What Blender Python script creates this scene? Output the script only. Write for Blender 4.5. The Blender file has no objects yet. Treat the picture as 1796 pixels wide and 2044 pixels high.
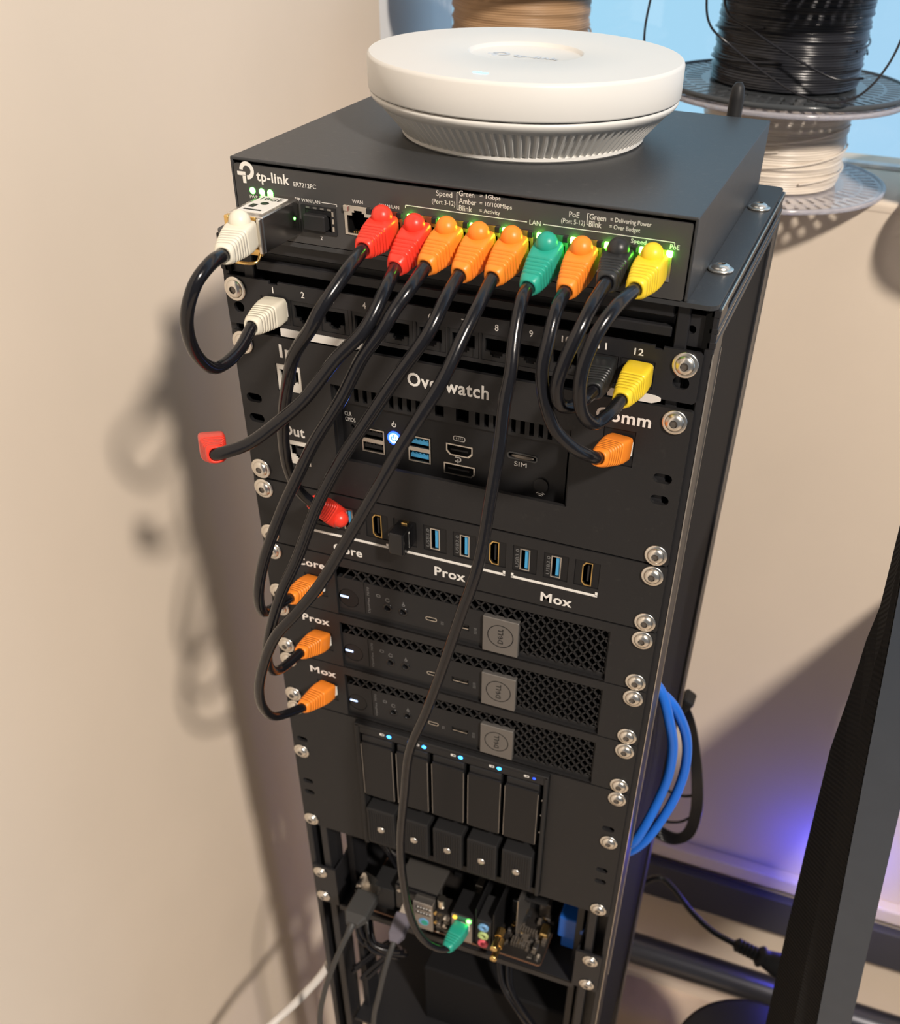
import bpy, bmesh, math, random
from mathutils import Vector, Matrix
random.seed(7)
S = bpy.context.scene
C = S.collection
MM = 0.001
PI = math.pi

# ------------------------------------------------------------------ camera, world, lights, exposure
cam = bpy.data.cameras.new('camera'); co = bpy.data.objects.new('camera', cam); C.objects.link(co)
co.matrix_world = Matrix(((0.936809, -0.245814, 0.248927, 0.184509), (0.348944, 0.605613, -0.715172, -0.442250),
                          (0.025046, 0.756841, 0.653119, 0.297454), (0, 0, 0, 1)))
cam.sensor_fit = 'VERTICAL'; cam.sensor_height = 24; cam.sensor_width = 24; cam.lens = 23.1515
cam.shift_x = -0.04242; cam.shift_y = 0.159631
cam.clip_start = 0.01
cam.dof.use_dof = True; cam.dof.focus_distance = 0.49; cam.dof.aperture_fstop = 9.0
S.camera = co
S.view_settings.view_transform = 'Standard'
S.view_settings.look = 'None'
S.view_settings.gamma = 1
S.view_settings.use_curve_mapping = False
S.view_settings.exposure = 0.0

world = bpy.data.worlds.new('world'); S.world = world; world.use_nodes = True
nt = world.node_tree; nt.nodes.clear()
wo = nt.nodes.new('ShaderNodeOutputWorld'); bg = nt.nodes.new('ShaderNodeBackground')
tc = nt.nodes.new('ShaderNodeTexCoord'); sep = nt.nodes.new('ShaderNodeSeparateXYZ')
rampy = nt.nodes.new('ShaderNodeMapRange'); rampy.inputs[1].default_value = 0.02; rampy.inputs[2].default_value = 0.12
rampx = nt.nodes.new('ShaderNodeMapRange'); rampx.inputs[1].default_value = -0.5; rampx.inputs[2].default_value = 0.4
skym = nt.nodes.new('ShaderNodeMix'); skym.data_type = 'RGBA'
skym.inputs[6].default_value = (0.40, 0.78, 1.0, 1); skym.inputs[7].default_value = (0.44, 0.66, 0.93, 1)
mixw = nt.nodes.new('ShaderNodeMix'); mixw.data_type = 'RGBA'
mixw.inputs[6].default_value = (0.126, 0.136, 0.150, 1)          # the dim warm room behind the camera
nt.links.new(tc.outputs['Generated'], sep.inputs[0])
nt.links.new(sep.outputs['Y'], rampy.inputs[0]); nt.links.new(sep.outputs['X'], rampx.inputs[0])
nt.links.new(rampx.outputs[0], skym.inputs[0]); nt.links.new(skym.outputs[2], mixw.inputs[7])
nt.links.new(rampy.outputs[0], mixw.inputs[0]); nt.links.new(mixw.outputs[2], bg.inputs[0])
nt.links.new(bg.outputs[0], wo.inputs[0]); bg.inputs[1].default_value = 1.0

def lamp(name, typ, loc, energy, color, size=0.1, target=None):
    l = bpy.data.lights.new(name, typ); l.energy = energy; l.color = color
    if typ == 'AREA': l.shape = 'DISK'; l.size = size
    else: l.shadow_soft_size = size
    o = bpy.data.objects.new(name, l); C.objects.link(o); o.location = loc
    if target is not None:
        o.rotation_euler = (Vector(target) - Vector(loc)).to_track_quat('-Z', 'Y').to_euler()
    return o
lamp('ceiling_lamp', 'POINT', (1.70, -1.423, 1.85), 432, (1.0, 0.895, 0.785), 0.12)
lamp('blue_led', 'POINT', (0.335, 0.425, -0.700), 0.5, (0.05, 0.06, 1.0), 0.02)

# ------------------------------------------------------------------ materials
def mat(name, col, rough=0.5, metal=0.0, spec=0.5, noise=0, nscale=400, bump=0, emit=0, ecol=None, trans=0, coat=0, ior=1.45, alpha=1):
    m = bpy.data.materials.new(name); m.use_nodes = True
    n = m.node_tree; b = n.nodes['Principled BSDF']
    b.inputs['Base Color'].default_value = (*col, 1); b.inputs['Roughness'].default_value = rough
    b.inputs['Metallic'].default_value = metal; b.inputs['Specular IOR Level'].default_value = spec
    b.inputs['IOR'].default_value = ior
    b.inputs['Transmission Weight'].default_value = trans; b.inputs['Coat Weight'].default_value = coat
    b.inputs['Alpha'].default_value = alpha
    if emit:
        b.inputs['Emission Color'].default_value = (*(ecol or col), 1); b.inputs['Emission Strength'].default_value = emit
    if noise or bump:
        t = n.nodes.new('ShaderNodeTexCoord'); z = n.nodes.new('ShaderNodeTexNoise')
        z.inputs['Scale'].default_value = nscale; z.inputs['Detail'].default_value = 4
        n.links.new(t.outputs['Object'], z.inputs['Vector'])
        if noise:
            mr = n.nodes.new('ShaderNodeMapRange'); mr.inputs[1].default_value = 0.3; mr.inputs[2].default_value = 0.7
            mr.inputs[3].default_value = 1 - noise; mr.inputs[4].default_value = 1 + noise
            mx = n.nodes.new('ShaderNodeMix'); mx.data_type = 'RGBA'; mx.blend_type = 'MULTIPLY'; mx.inputs[0].default_value = 1
            mx.inputs[6].default_value = (*col, 1)
            n.links.new(z.outputs[0], mr.inputs[0]); n.links.new(mr.outputs[0], mx.inputs[7]); n.links.new(mx.outputs[2], b.inputs['Base Color'])
        if bump:
            bp = n.nodes.new('ShaderNodeBump'); bp.inputs['Strength'].default_value = bump; bp.inputs['Distance'].default_value = 0.0004
            n.links.new(z.outputs[0], bp.inputs['Height']); n.links.new(bp.outputs[0], b.inputs['Normal'])
    return m
def dusty(name, col, dust, rough, thr=0.60):                           # black paint with pale dust specks and scratches
    m = mat(name, col, rough, bump=0.15, nscale=1500); n = m.node_tree; b = n.nodes['Principled BSDF']
    t = n.nodes.new('ShaderNodeTexCoord'); z = n.nodes.new('ShaderNodeTexNoise'); z.inputs['Scale'].default_value = 260; z.inputs['Detail'].default_value = 6
    z2 = n.nodes.new('ShaderNodeTexNoise'); z2.inputs['Scale'].default_value = 18
    r = n.nodes.new('ShaderNodeMapRange'); r.inputs[1].default_value = thr; r.inputs[2].default_value = thr + 0.2; r.inputs[4].default_value = 0.5
    mu = n.nodes.new('ShaderNodeMath'); mu.operation = 'MULTIPLY'
    mx = n.nodes.new('ShaderNodeMix'); mx.data_type = 'RGBA'; mx.inputs[6].default_value = (*col, 1); mx.inputs[7].default_value = (*dust, 1)
    n.links.new(t.outputs['Object'], z.inputs['Vector']); n.links.new(t.outputs['Object'], z2.inputs['Vector'])
    n.links.new(z.outputs[0], r.inputs[0]); n.links.new(r.outputs[0], mu.inputs[0]); n.links.new(z2.outputs[0], mu.inputs[1])
    n.links.new(mu.outputs[0], mx.inputs[0]); n.links.new(mx.outputs[2], b.inputs['Base Color'])
    return m
M = {}
M['wall'] = mat('cream_wall_paint', (0.725, 0.622, 0.510), 0.85, noise=0.03, nscale=5, bump=0.12)
M['reveal'] = mat('window_reveal_skylit', (0.80, 0.80, 0.80), 0.8, bump=0.05)  # paler and cooler than the wall: skylight put into the reveal's colour
M['floor'] = mat('floor_wood', (0.50, 0.40, 0.30), 0.5, noise=0.3, nscale=8)
M['glass'] = mat('window_glass', (1, 1, 1), 0.0)                         # thin pane: clear, with a faint reflection
n_ = M['glass'].node_tree; tr_ = n_.nodes.new('ShaderNodeBsdfTransparent'); gl_ = n_.nodes.new('ShaderNodeBsdfGlossy'); mg_ = n_.nodes.new('ShaderNodeMixShader')
gl_.inputs['Roughness'].default_value = 0.02; mg_.inputs[0].default_value = 0.04
n_.links.new(tr_.outputs[0], mg_.inputs[1]); n_.links.new(gl_.outputs[0], mg_.inputs[2]); n_.links.new(mg_.outputs[0], n_.nodes['Material Output'].inputs['Surface'])
M['steel'] = dusty('black_powder_coat', (0.034, 0.036, 0.039), (0.16, 0.15, 0.14), 0.42)
M['steel2'] = mat('black_anodised', (0.017, 0.017, 0.019), 0.38, spec=0.4, bump=0.1, nscale=900)
M['print'] = dusty('printed_black_plastic', (0.0135, 0.0132, 0.014), (0.06, 0.056, 0.053), 0.55, 0.63)
M['face'] = mat('router_face_plate', (0.050, 0.049, 0.049), 0.45, bump=0.05, nscale=900)
M['plas'] = mat('black_plastic', (0.011, 0.011, 0.012), 0.42, spec=0.35)
M['plas2'] = mat('satin_black_plastic', (0.017, 0.017, 0.018), 0.5, spec=0.35)
M['gloss'] = mat('glossy_black', (0.010, 0.010, 0.011), 0.12)
M['void'] = mat('cavity_shade', (0.004, 0.004, 0.004), 0.9, spec=0.1)  # near-black, puts the shade inside openings into the colour
M['chrome'] = mat('bare_aluminium', (0.75, 0.72, 0.68), 0.22, 1.0)
M['screw'] = mat('stainless_screw', (0.80, 0.76, 0.69), 0.28, 1.0)
M['socket'] = mat('screw_recess', (0.20, 0.18, 0.16), 0.5, 0.8)
M['side'] = mat('matt_black_side', (0.010, 0.010, 0.011), 0.7, spec=0.12)
M['nickel'] = mat('connector_nickel', (0.70, 0.66, 0.60), 0.32, 1.0)
M['gold'] = mat('gold_contact', (0.85, 0.58, 0.22), 0.3, 1.0)
M['white'] = mat('white_plastic', (0.80, 0.77, 0.70), 0.38)
M['apside'] = mat('access_point_white', (0.68, 0.67, 0.64), 0.42)
M['aplogo'] = mat('access_point_logo', (0.56, 0.60, 0.66), 0.4)
M['ink'] = mat('white_lettering', (0.78, 0.76, 0.72), 0.6)
M['inkdim'] = mat('grey_lettering', (0.17, 0.17, 0.17), 0.6)
M['cable'] = mat('black_cable_jacket', (0.008, 0.008, 0.010), 0.2, bump=0.6, nscale=110)
M['b_white'] = mat('boot_white', (0.74, 0.70, 0.58), 0.4)
M['b_red'] = mat('boot_red', (0.80, 0.045, 0.025), 0.35)
M['b_orange'] = mat('boot_orange', (0.88, 0.25, 0.025), 0.38)
M['b_green'] = mat('boot_green', (0.02, 0.34, 0.25), 0.38)
M['b_black'] = mat('boot_black', (0.02, 0.021, 0.022), 0.38)
M['b_yellow'] = mat('boot_yellow', (0.85, 0.60, 0.03), 0.38)
M['usbblue'] = mat('usb_blue_tongue', (0.06, 0.35, 0.65), 0.4)
M['cblue'] = mat('blue_cable_jacket', (0.015, 0.14, 0.62), 0.35)
M['sata'] = mat('blue_connector', (0.01, 0.09, 0.40), 0.35)
M['logo'] = mat('grey_metal_tile', (0.20, 0.19, 0.18), 0.38, 0.6, bump=0.1, nscale=700)
M['lgreen'] = mat('green_led', (0.2, 1, 0.2), 0.4, emit=9, ecol=(0.12, 1.0, 0.10))
M['lgreen2'] = mat('green_link_led', (0.3, 1, 0.2), 0.4, emit=34, ecol=(0.16, 1.0, 0.05))
M['lblue'] = mat('blue_led', (0.1, 0.4, 1), 0.4, emit=7, ecol=(0.02, 0.28, 1.0))
M['lbluedim'] = mat('dim_blue_led', (0.03, 0.1, 1), 0.4, emit=1.2, ecol=(0.02, 0.08, 1.0))
M['lpower'] = mat('power_led_core', (0.5, 0.8, 1), 0.4, emit=4, ecol=(0.30, 0.62, 1.0))
M['lring'] = mat('power_led_ring', (0.05, 0.1, 1), 0.4, emit=5, ecol=(0.01, 0.06, 1.0))
M['lwhite'] = mat('pale_blue_led', (0.6, 0.75, 1), 0.4, emit=1.6, ecol=(0.45, 0.60, 1.0))
M['lamber'] = mat('amber_led', (1, 0.7, 0.1), 0.4, emit=1.4, ecol=(1.0, 0.52, 0.03))
M['lapblue'] = mat('cyan_led', (0.2, 0.7, 1), 0.4, emit=6.0, ecol=(0.08, 0.50, 1.0))
M['tan'] = mat('tan_filament', (0.42, 0.26, 0.14), 0.45)
M['fblack'] = mat('black_filament', (0.020, 0.021, 0.026), 0.22)
M['fwhite'] = mat('white_filament', (0.72, 0.64, 0.55), 0.30)
M['clear'] = mat('clear_spool_plastic', (0.86, 0.86, 0.92), 0.12, trans=0.75, ior=1.3)
M['smoke'] = mat('smoky_spool_plastic', (0.10, 0.11, 0.12), 0.15, trans=0.35, ior=1.3)
M['slabg'] = mat('grey_satin_panel', (0.042, 0.052, 0.068), 0.24, noise=0.03, nscale=60)
M['slabt'] = mat('black_textured_fabric', (0.013, 0.0125, 0.0125), 0.8, spec=0.2)
M['tube'] = mat('dark_metal_tube', (0.10, 0.10, 0.11), 0.3, 0.8)
M['beam'] = mat('dark_beam_paint', (0.05, 0.05, 0.058), 0.5)
M['cord'] = mat('white_cord_jacket', (0.62, 0.58, 0.54), 0.45)
M['grey'] = mat('dark_grey_plug', (0.045, 0.045, 0.045), 0.5)
M['mauve'] = mat('greyish_purple_plug', (0.13, 0.12, 0.15), 0.45)
M['pcb'] = mat('circuit_board_edge', (0.16, 0.07, 0.035), 0.5)
M['pcbtop'] = mat('circuit_board_face', (0.018, 0.016, 0.015), 0.35)
M['shield'] = mat('port_shield_metal', (0.40, 0.38, 0.36), 0.35, 0.9)
M['chip'] = mat('component_grey', (0.14, 0.12, 0.10), 0.35, 0.4)
M['jblue'] = mat('audio_jack_blue', (0.16, 0.36, 0.62), 0.4)
M['jlime'] = mat('audio_jack_lime', (0.42, 0.52, 0.20), 0.4)
M['jpink'] = mat('audio_jack_pink', (0.75, 0.10, 0.14), 0.4)
M['paper'] = mat('paper_label', (0.70, 0.68, 0.64), 0.7)
M['pale'] = mat('keystone_white', (0.66, 0.63, 0.57), 0.45)
# fine diagonal weave on the slab's side
n_ = M['slabt'].node_tree; w_ = n_.nodes.new('ShaderNodeTexWave'); w_.inputs['Scale'].default_value = 180; w_.bands_direction = 'DIAGONAL'
t_ = n_.nodes.new('ShaderNodeTexCoord'); bp_ = n_.nodes.new('ShaderNodeBump'); bp_.inputs['Strength'].default_value = 0.8; bp_.inputs['Distance'].default_value = 0.001
n_.links.new(t_.outputs['Object'], w_.inputs['Vector']); n_.links.new(w_.outputs[1], bp_.inputs['Height']); n_.links.new(bp_.outputs[0], n_.nodes['Principled BSDF'].inputs['Normal'])

# ------------------------------------------------------------------ mesh helpers (all numbers in millimetres)
class B:
    def __init__(s): s.bm = bmesh.new(); s.mats = []
    def mi(s, m):
        if m not in s.mats: s.mats.append(m)
        return s.mats.index(m)
    def add(s, vs, fs, m, smooth=False):
        i = s.mi(m); bv = [s.bm.verts.new(v) for v in vs]
        for f in fs:
            try: fc = s.bm.faces.new([bv[k] for k in f])
            except ValueError: continue
            fc.material_index = i; fc.smooth = smooth
    def merge(s, bm2, m, smooth=False):
        bm2.verts.index_update()
        s.add([v.co.copy() for v in bm2.verts], [[v.index for v in f.verts] for f in bm2.faces], m, smooth); bm2.free()
    def box(s, x0, x1, y0, y1, z0, z1, m, bev=0, seg=1, rot=None):
        b2 = bmesh.new(); bmesh.ops.create_cube(b2, size=1)
        c = Vector(((x0+x1)/2, (y0+y1)/2, (z0+z1)/2))
        for v in b2.verts: v.co = Vector((v.co.x*abs(x1-x0), v.co.y*abs(y1-y0), v.co.z*abs(z1-z0)))
        if bev: bmesh.ops.bevel(b2, geom=list(b2.edges), offset=bev, segments=seg, affect='EDGES', profile=0.5)
        for v in b2.verts: v.co = (rot @ v.co if rot else v.co) + c
        s.merge(b2, m)
        return s
    def cyl(s, c, ax, r, h, m, n=24, r2=None, smooth=True, cap=True):
        ax = Vector(ax).normalized(); a = ax.orthogonal().normalized(); b = ax.cross(a); c = Vector(c); r2 = r if r2 is None else r2
        vs = []
        for k in range(n):
            d = a*math.cos(2*PI*k/n) + b*math.sin(2*PI*k/n); vs.append(c + d*r); vs.append(c + ax*h + d*r2)
        s.add(vs, [(2*k, 2*((k+1) % n), 2*((k+1) % n)+1, 2*k+1) for k in range(n)], m, smooth)
        if cap:
            s.add(vs[0::2], [tuple(range(n))[::-1]], m); s.add(vs[1::2], [tuple(range(n))], m)
        return s
    def lathe(s, c, ax, prof, m, n=48, smooth=True, mod=None):      # prof: (radius, height along axis)
        ax = Vector(ax).normalized(); a = ax.orthogonal().normalized(); b = ax.cross(a); c = Vector(c)
        vs = []; N = len(prof)
        for k in range(n):
            t = 2*PI*k/n; d = a*math.cos(t) + b*math.sin(t)
            for j, (r, h) in enumerate(prof):
                if mod: r = mod(r, h, k, j)
                vs.append(c + d*r + ax*h)
        s.add(vs, [(k*N+j, ((k+1) % n)*N+j, ((k+1) % n)*N+j+1, k*N+j+1) for k in range(n) for j in range(N-1)], m, smooth)
        return s
    def sphere(s, c, r, m, sc=(1, 1, 1)):
        b2 = bmesh.new(); bmesh.ops.create_uvsphere(b2, u_segments=24, v_segments=16, radius=r)
        for v in b2.verts: v.co = Vector((v.co.x*sc[0], v.co.y*sc[1], v.co.z*sc[2])) + Vector(c)
        s.merge(b2, m, True); return s
    def tube(s, pts, r, m, n=12, sub=6, flat=False, cap=True):
        P = spline(pts, sub) if sub > 1 else [Vector(p) for p in pts]
        T = [(P[min(i+1, len(P)-1)] - P[max(i-1, 0)]).normalized() for i in range(len(P))]
        nrm = T[0].orthogonal().normalized(); vs = []
        for i, p in enumerate(P):
            nrm = (nrm - T[i]*nrm.dot(T[i])).normalized(); bi = T[i].cross(nrm)
            rr = r(i/(len(P)-1)) if callable(r) else r
            for k in range(n):
                t = 2*PI*k/n; vs.append(p + nrm*math.cos(t)*rr + bi*math.sin(t)*rr)
        s.add(vs, [(i*n+k, i*n+(k+1) % n, (i+1)*n+(k+1) % n, (i+1)*n+k) for i in range(len(P)-1) for k in range(n)], m, True)
        if cap:
            s.add(vs[:n], [tuple(range(n))[::-1]], m); s.add(vs[-n:], [tuple(range(n))], m)
        return s
    def loft(s, secs, m, smooth=False, cap=True):
        n = len(secs[0]); vs = [v for q in secs for v in q]
        s.add(vs, [(i*n+k, i*n+(k+1) % n, (i+1)*n+(k+1) % n, (i+1)*n+k) for i in range(len(secs)-1) for k in range(n)], m, smooth)
        if cap:
            s.add(secs[0], [tuple(range(n))[::-1]], m); s.add(secs[-1], [tuple(range(n))], m)
        return s
    def flat(s, me, m, fn):                                          # a filled 2-D curve mesh, laid out by fn(x, y, depth)
        s.add([fn(v.co.x, v.co.y, v.co.z) for v in me.vertices], [tuple(p.vertices) for p in me.polygons], m)
        bpy.data.meshes.remove(me); return s
    def plate(s, outline, holes, y, th, m):                           # upright plate facing -y, front face at y
        me = fill2d([outline] + holes, th)
        return s.flat(me, m, lambda u, v, d: Vector((u, y + th/2 - d, v)))
    def plateh(s, outline, holes, z, th, m):                          # flat plate, bottom at z
        me = fill2d([outline] + holes, th)
        return s.flat(me, m, lambda u, v, d: Vector((u, v, z + th/2 + d)))
    def text(s, txt, x0, x1, z, y, m, h=None, bold=0.0, rot=0, th=0.25, align='L', fn=None):
        me = textmesh(txt, bold, th)
        xs = [v.co.x for v in me.vertices]; ys = [v.co.y for v in me.vertices]; a, b = min(xs), max(xs); yb, yt = min(ys), max(ys)
        if x1 is not None: k = (x1 - x0)/(b - a)
        else: k = h/(yt - yb)
        kz = k if h is None else h/(yt - yb)
        if h is None: yb = 0
        def f(u, v, d):
            p, q = (u - a)*k, (v - yb)*kz
            if rot: c_, s_ = math.cos(rot), math.sin(rot); p, q = p*c_ - q*s_, p*s_ + q*c_
            if fn: return fn(p, q, d)
            return Vector((x0 + p, y - d, z + q))
        return s.flat(me, m, f)
    def build(s, name, parent=None, origin=None):
        if origin is None: origin = Vector(parent.get('_o', (0, 0, 0))) if parent else Vector((0, 0, 0))
        else: origin = Vector(origin)
        bmesh.ops.recalc_face_normals(s.bm, faces=s.bm.faces)
        for v in s.bm.verts: v.co = (v.co - origin)*MM
        me = bpy.data.meshes.new(name); s.bm.to_mesh(me); s.bm.free()
        for m in s.mats: me.materials.append(M[m])
        o = bpy.data.objects.new(name, me); C.objects.link(o)
        if parent: o.parent = parent; o['_o'] = list(origin)
        else: o.location = origin*MM
        return o
def spline(pts, sub):
    P = [Vector(p) for p in pts]; out = []
    for i in range(len(P)-1):
        p0 = P[i-1] if i else P[0]*2 - P[1]; p1, p2 = P[i], P[i+1]; p3 = P[i+2] if i+2 < len(P) else P[-1]*2 - P[-2]
        for k in range(sub):
            t = k/sub
            out.append(0.5*((2*p1) + (p2-p0)*t + (2*p0-5*p1+4*p2-p3)*t*t + (3*p1-p0-3*p2+p3)*t**3))
    out.append(P[-1]); return out
def curve_mesh(cu):
    o = bpy.data.objects.new('tmp', cu); C.objects.link(o)
    dg = bpy.context.evaluated_depsgraph_get(); dg.update()
    me = bpy.data.meshes.new_from_object(o.evaluated_get(dg)); bpy.data.objects.remove(o)
    bpy.data.curves.remove(cu); return me
def fill2d(loops, th):
    cu = bpy.data.curves.new('tmp', 'CURVE'); cu.dimensions = '2D'; cu.fill_mode = 'BOTH'; cu.extrude = th/2
    for lp in loops:
        sp = cu.splines.new('POLY'); sp.points.add(len(lp)-1); sp.use_cyclic_u = True
        for i, p in enumerate(lp): sp.points[i].co = (p[0], p[1], 0, 1)
    return curve_mesh(cu)
def textmesh(t, bold, th):
    cu = bpy.data.curves.new('tmp', 'FONT'); cu.body = t; cu.size = 1; cu.offset = bold; cu.space_character = 1.0 + bold*3.2; cu.extrude = 0.0; cu.resolution_u = 3
    me = curve_mesh(cu)
    for v in me.vertices: v.co.z = 0.12
    return me
def rect(x0, x1, z0, z1): return [(x0, z0), (x1, z0), (x1, z1), (x0, z1)]
def rrect(x0, x1, z0, z1, r, n=5):
    out = []
    for cx, cz, a0 in ((x1-r, z0+r, -PI/2), (x1-r, z1-r, 0), (x0+r, z1-r, PI/2), (x0+r, z0+r, PI)):
        for k in range(n+1): a = a0 + PI/2*k/n; out.append((cx + r*math.cos(a), cz + r*math.sin(a)))
    return out
def circ(x, z, r, n=24): return [(x + r*math.cos(2*PI*k/n), z + r*math.sin(2*PI*k/n)) for k in range(n)]
def rj(x, z, up, w=11.4, h=8.6):                                     # the stepped opening of a network socket, centred
    s = 1 if up else -1; a = w/2; p = [(-a, -h/2), (a, -h/2), (a, h/2-2.4), (3.2, h/2-2.4), (3.2, h/2-1.0), (2.0, h/2-1.0), (2.0, h/2), (-2.0, h/2), (-2.0, h/2-1.0), (-3.2, h/2-1.0), (-3.2, h/2-2.4), (-a, h/2-2.4)]
    return [(x+u, z+v*s) for u, v in p]

def thing(name, label, cat, loc, group=None):
    o = bpy.data.objects.new(name, None); C.objects.link(o); o.location = Vector(loc)*MM; o.empty_display_size = 0.01
    o['label'] = label; o['category'] = cat; o['_o'] = list(map(float, loc))
    if group: o['group'] = group
    return o
def tag(o, label, cat, group=None):
    o['label'] = label; o['category'] = cat
    if group: o['group'] = group
    return o
def struct(name, b, origin=(0, 0, 0)):
    o = b.build(name, None, origin); o['kind'] = 'structure'; return o

# ------------------------------------------------------------------ the room
XW, YB, YW = -267, 492, 602           # left wall plane, back wall plane, window plane
b = B(); b.box(XW-60, XW, -1500, YB+1, -1120, 1400, 'wall'); struct('wall_left', b, (XW, 0, -1120))
b = B(); b.box(XW-60, XW, YB+1, YW+60, 68, 1400, 'reveal'); struct('trim_1', b, (XW, YB, 68))
b = B()
b.box(XW-60, 1500, YB, YW+60, -1120, 66, 'wall')
b.box(XW-60, 1500, YB, YW+60, 900, 1400, 'wall'); b.box(1100, 1500, YB, YW+60, 66, 900, 'wall'); struct('wall_back', b, (0, YB, -1120))
b = B(); b.box(XW, 1100, YB-0.5, YW, 58, 68, 'wall', 3.5, 4); struct('trim_2', b, (0, YB, 58))
b = B(); b.box(-500, 1500, -1500, YB, -1150, -1120, 'floor'); struct('floor', b, (0, 0, -1150))
w = B(); w.box(XW, 1100, YW+4, YW+8, 68, 900, 'glass'); win = struct('window_1', w, (0, YW, 68)); win['_o'] = [0, YW, 68]
f = B()
for a in ((XW, 1100, 68, 71), (XW, 1100, 890, 900), (1090, 1100, 68, 900), (560, 590, 68, 900)):
    f.box(a[0], a[1], YW, YW+12, a[2], a[3], 'reveal')
f.build('window_frame', win)
b = B(); b.box(XW, 1500, 474, YB, -790, -765, 'wall', 3, 2); struct('baseboard_back', b, (0, 474, -790))
b = B(); b.box(60, 1400, 462, 476, -866, -796, 'beam', 2, 2)
o = b.build('desk_crossbeam', None, (60, 462, -866)); tag(o, 'wide dark painted crossbeam running along the wall behind the rack', 'beam')
b = B(); b.tube([(60, 405, -918), (1400, 405, -918)], 22, 'tube', 24, 1)
o = b.build('metal_tube', None, (60, 405, -940)); tag(o, 'round dark metal tube with a long highlight, below the crossbeam', 'tube')

# ------------------------------------------------------------------ the rack frame
SCREW = None
def screw_mesh():
    b = B()
    b.lathe((0, 0, 0), (0, -1, 0), [(0, 0), (6.0, 0), (6.2, 0.4), (6.2, 0.9), (5.8, 1.2), (4.7, 1.25)], 'screw', 32)
    b.lathe((0, -1.2, 0), (0, -1, 0), [(4.7, 0), (4.6, 0.4), (4.1, 1.1), (3.2, 1.65), (2.2, 1.95), (1.9, 1.95)], 'screw', 32)
    b.lathe((0, -3.14, 0), (0, -1, 0), [(1.9, 0), (1.75, -0.7), (0, -0.7)], 'socket', 6, False)
    b.bm.normal_update()
    o = b.build('screw', None, (0, 0, 0)); me = o.data; bpy.data.objects.remove(o); return me
SCREW = screw_mesh()
def screws(parent, spots, y=0, up=False):
    base = Vector(parent['_o'])
    for x, z in spots:
        o = bpy.data.objects.new('screw', SCREW); C.objects.link(o); o.parent = parent
        if up: o.location = (Vector((x, z, y)) - base)*MM; o.rotation_euler = (-PI/2, 0, random.random()*6)
        else: o.location = (Vector((x, y, z)) - base)*MM; o.rotation_euler = (0, random.random()*6, 0)
        o['label'] = 'silver button-head screw with washer'
XL, XR, YD, ZT, ZB = -126.5, 130.5, 208, 137.5, -1120
rack = thing('equipment_rack', 'tall black open-frame equipment rack holding all the stacked panels', 'rack', (2, 100, ZB))
def post(x, s, y, t):
    b = B()
    b.box(*sorted((x, x + s*5)), y, y + t*24, ZB, ZT, 'steel2', 0.8)             # outer flange
    b.box(*sorted((x + s*5, x + s*22)), y + t*13, y + t*16, ZB, ZT, 'steel2')      # web behind the slot
    b.box(*sorted((x + s*13, x + s*19)), y + t*0.3, y + t*14, ZB, ZT, 'steel2', 0.5)   # inner lip
    b.box(*sorted((x + s*25, x + s*31)), y + t*18, y + t*40, ZB, ZT-40, 'steel2', 0.5)
    return b
post(XL, 1, 2.2, 1).build('post', rack); post(XR, -1, 2.2, 1).build('post', rack)
post(XL, 1, YD-2, -1).build('post', rack); post(XR, -1, YD-2, -1).build('post', rack)
# nut pieces in the top of the channels
for x in (-117.3, 118.8):
    b = B(); b.plate(rect(x-5.5, x+5.5, 118.4, 133), [circ(x, 126, 2.0, 16)], 4, 3, 'steel2'); b.cyl((x, 4.2, 126), (0, 1, 0), 2.4, 2, 'nickel', 20, cap=False)
    b.box(x-4, x+4, 9, 11, 119, 133, 'void'); b.build('nut_plate', rack)
b = B()
b.plateh(rrect(XL+1, XR-1, -1, YD, 5), [], ZT-0.3, 2.1, 'steel')
b.build('top_plate', rack)
for x, s in ((XL, 1), (XR, -1)):                                                 # side rails with grooves below the top plate
    b = B()
    for z0, z1 in ((133.2, 137.0), (126.0, 128.8), (119.0, 122.5)):
        b.box(*sorted((x - s*0.4, x + s*4)), 2, YD, z0, z1, 'steel2', 0.5)
    b.box(*sorted((x + s*2.5, x + s*6)), 2, YD, 119, 137, 'void')
    b.build('side_rail', rack)
for x, s in ((XL, 1), (XR, -1)):
    b = B()
    b.box(*sorted((x + s*2.0, x + s*4.5)), 27, YD-27, -700 if s < 0 else -325, 118, 'side')
    b.build('side_panel', rack)
b = B()                                                                           # thin silver strips along the right-hand corners and rails
b.box(XR-0.3, XR+0.2, 2.0, 2.6, -700, 117, 'nickel'); b.box(XR+0.0, XR+0.5, 24.6, 25.4, -420, 112, 'nickel'); b.box(XR, XR+0.45, YD-2.6, YD-1.8, -360, 130, 'nickel')
b.box(XR, XR+0.5, 3, YD-2, 136.6, 137.3, 'nickel')
b.box(XR, XR+0.5, 3, YD-2, 125.4, 126.0, 'nickel')
b.build('edge_strip', rack)['label'] = 'silver edge'
b = B()
b.box(-107, 110, 3, 24, 130.2, 137.3, 'steel2', 0.6); b.box(-107, 110, 9, 24, 124, 130.2, 'plas')
b.box(-107, 110, 4, 20, 120.8, 125.6, 'steel2', 0.6)
b.box(-107, 110, 12, 24, 112, 121, 'void')
b.build('crossbar', rack)
screws(rack, [(122.3, 157.6), (121.4, 47.7), (-118, 157.6), (-118, 47.7)], ZT+1.8, True)
b = B()                                                                           # black sheet standing in for the shade inside the open rack
b.box(-102, 104, 192, 196, -325, 110, 'void'); b.box(-50, 104, 192, 196, -700, -325, 'void'); b.build('inner_shade_sheet', rack)

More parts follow.
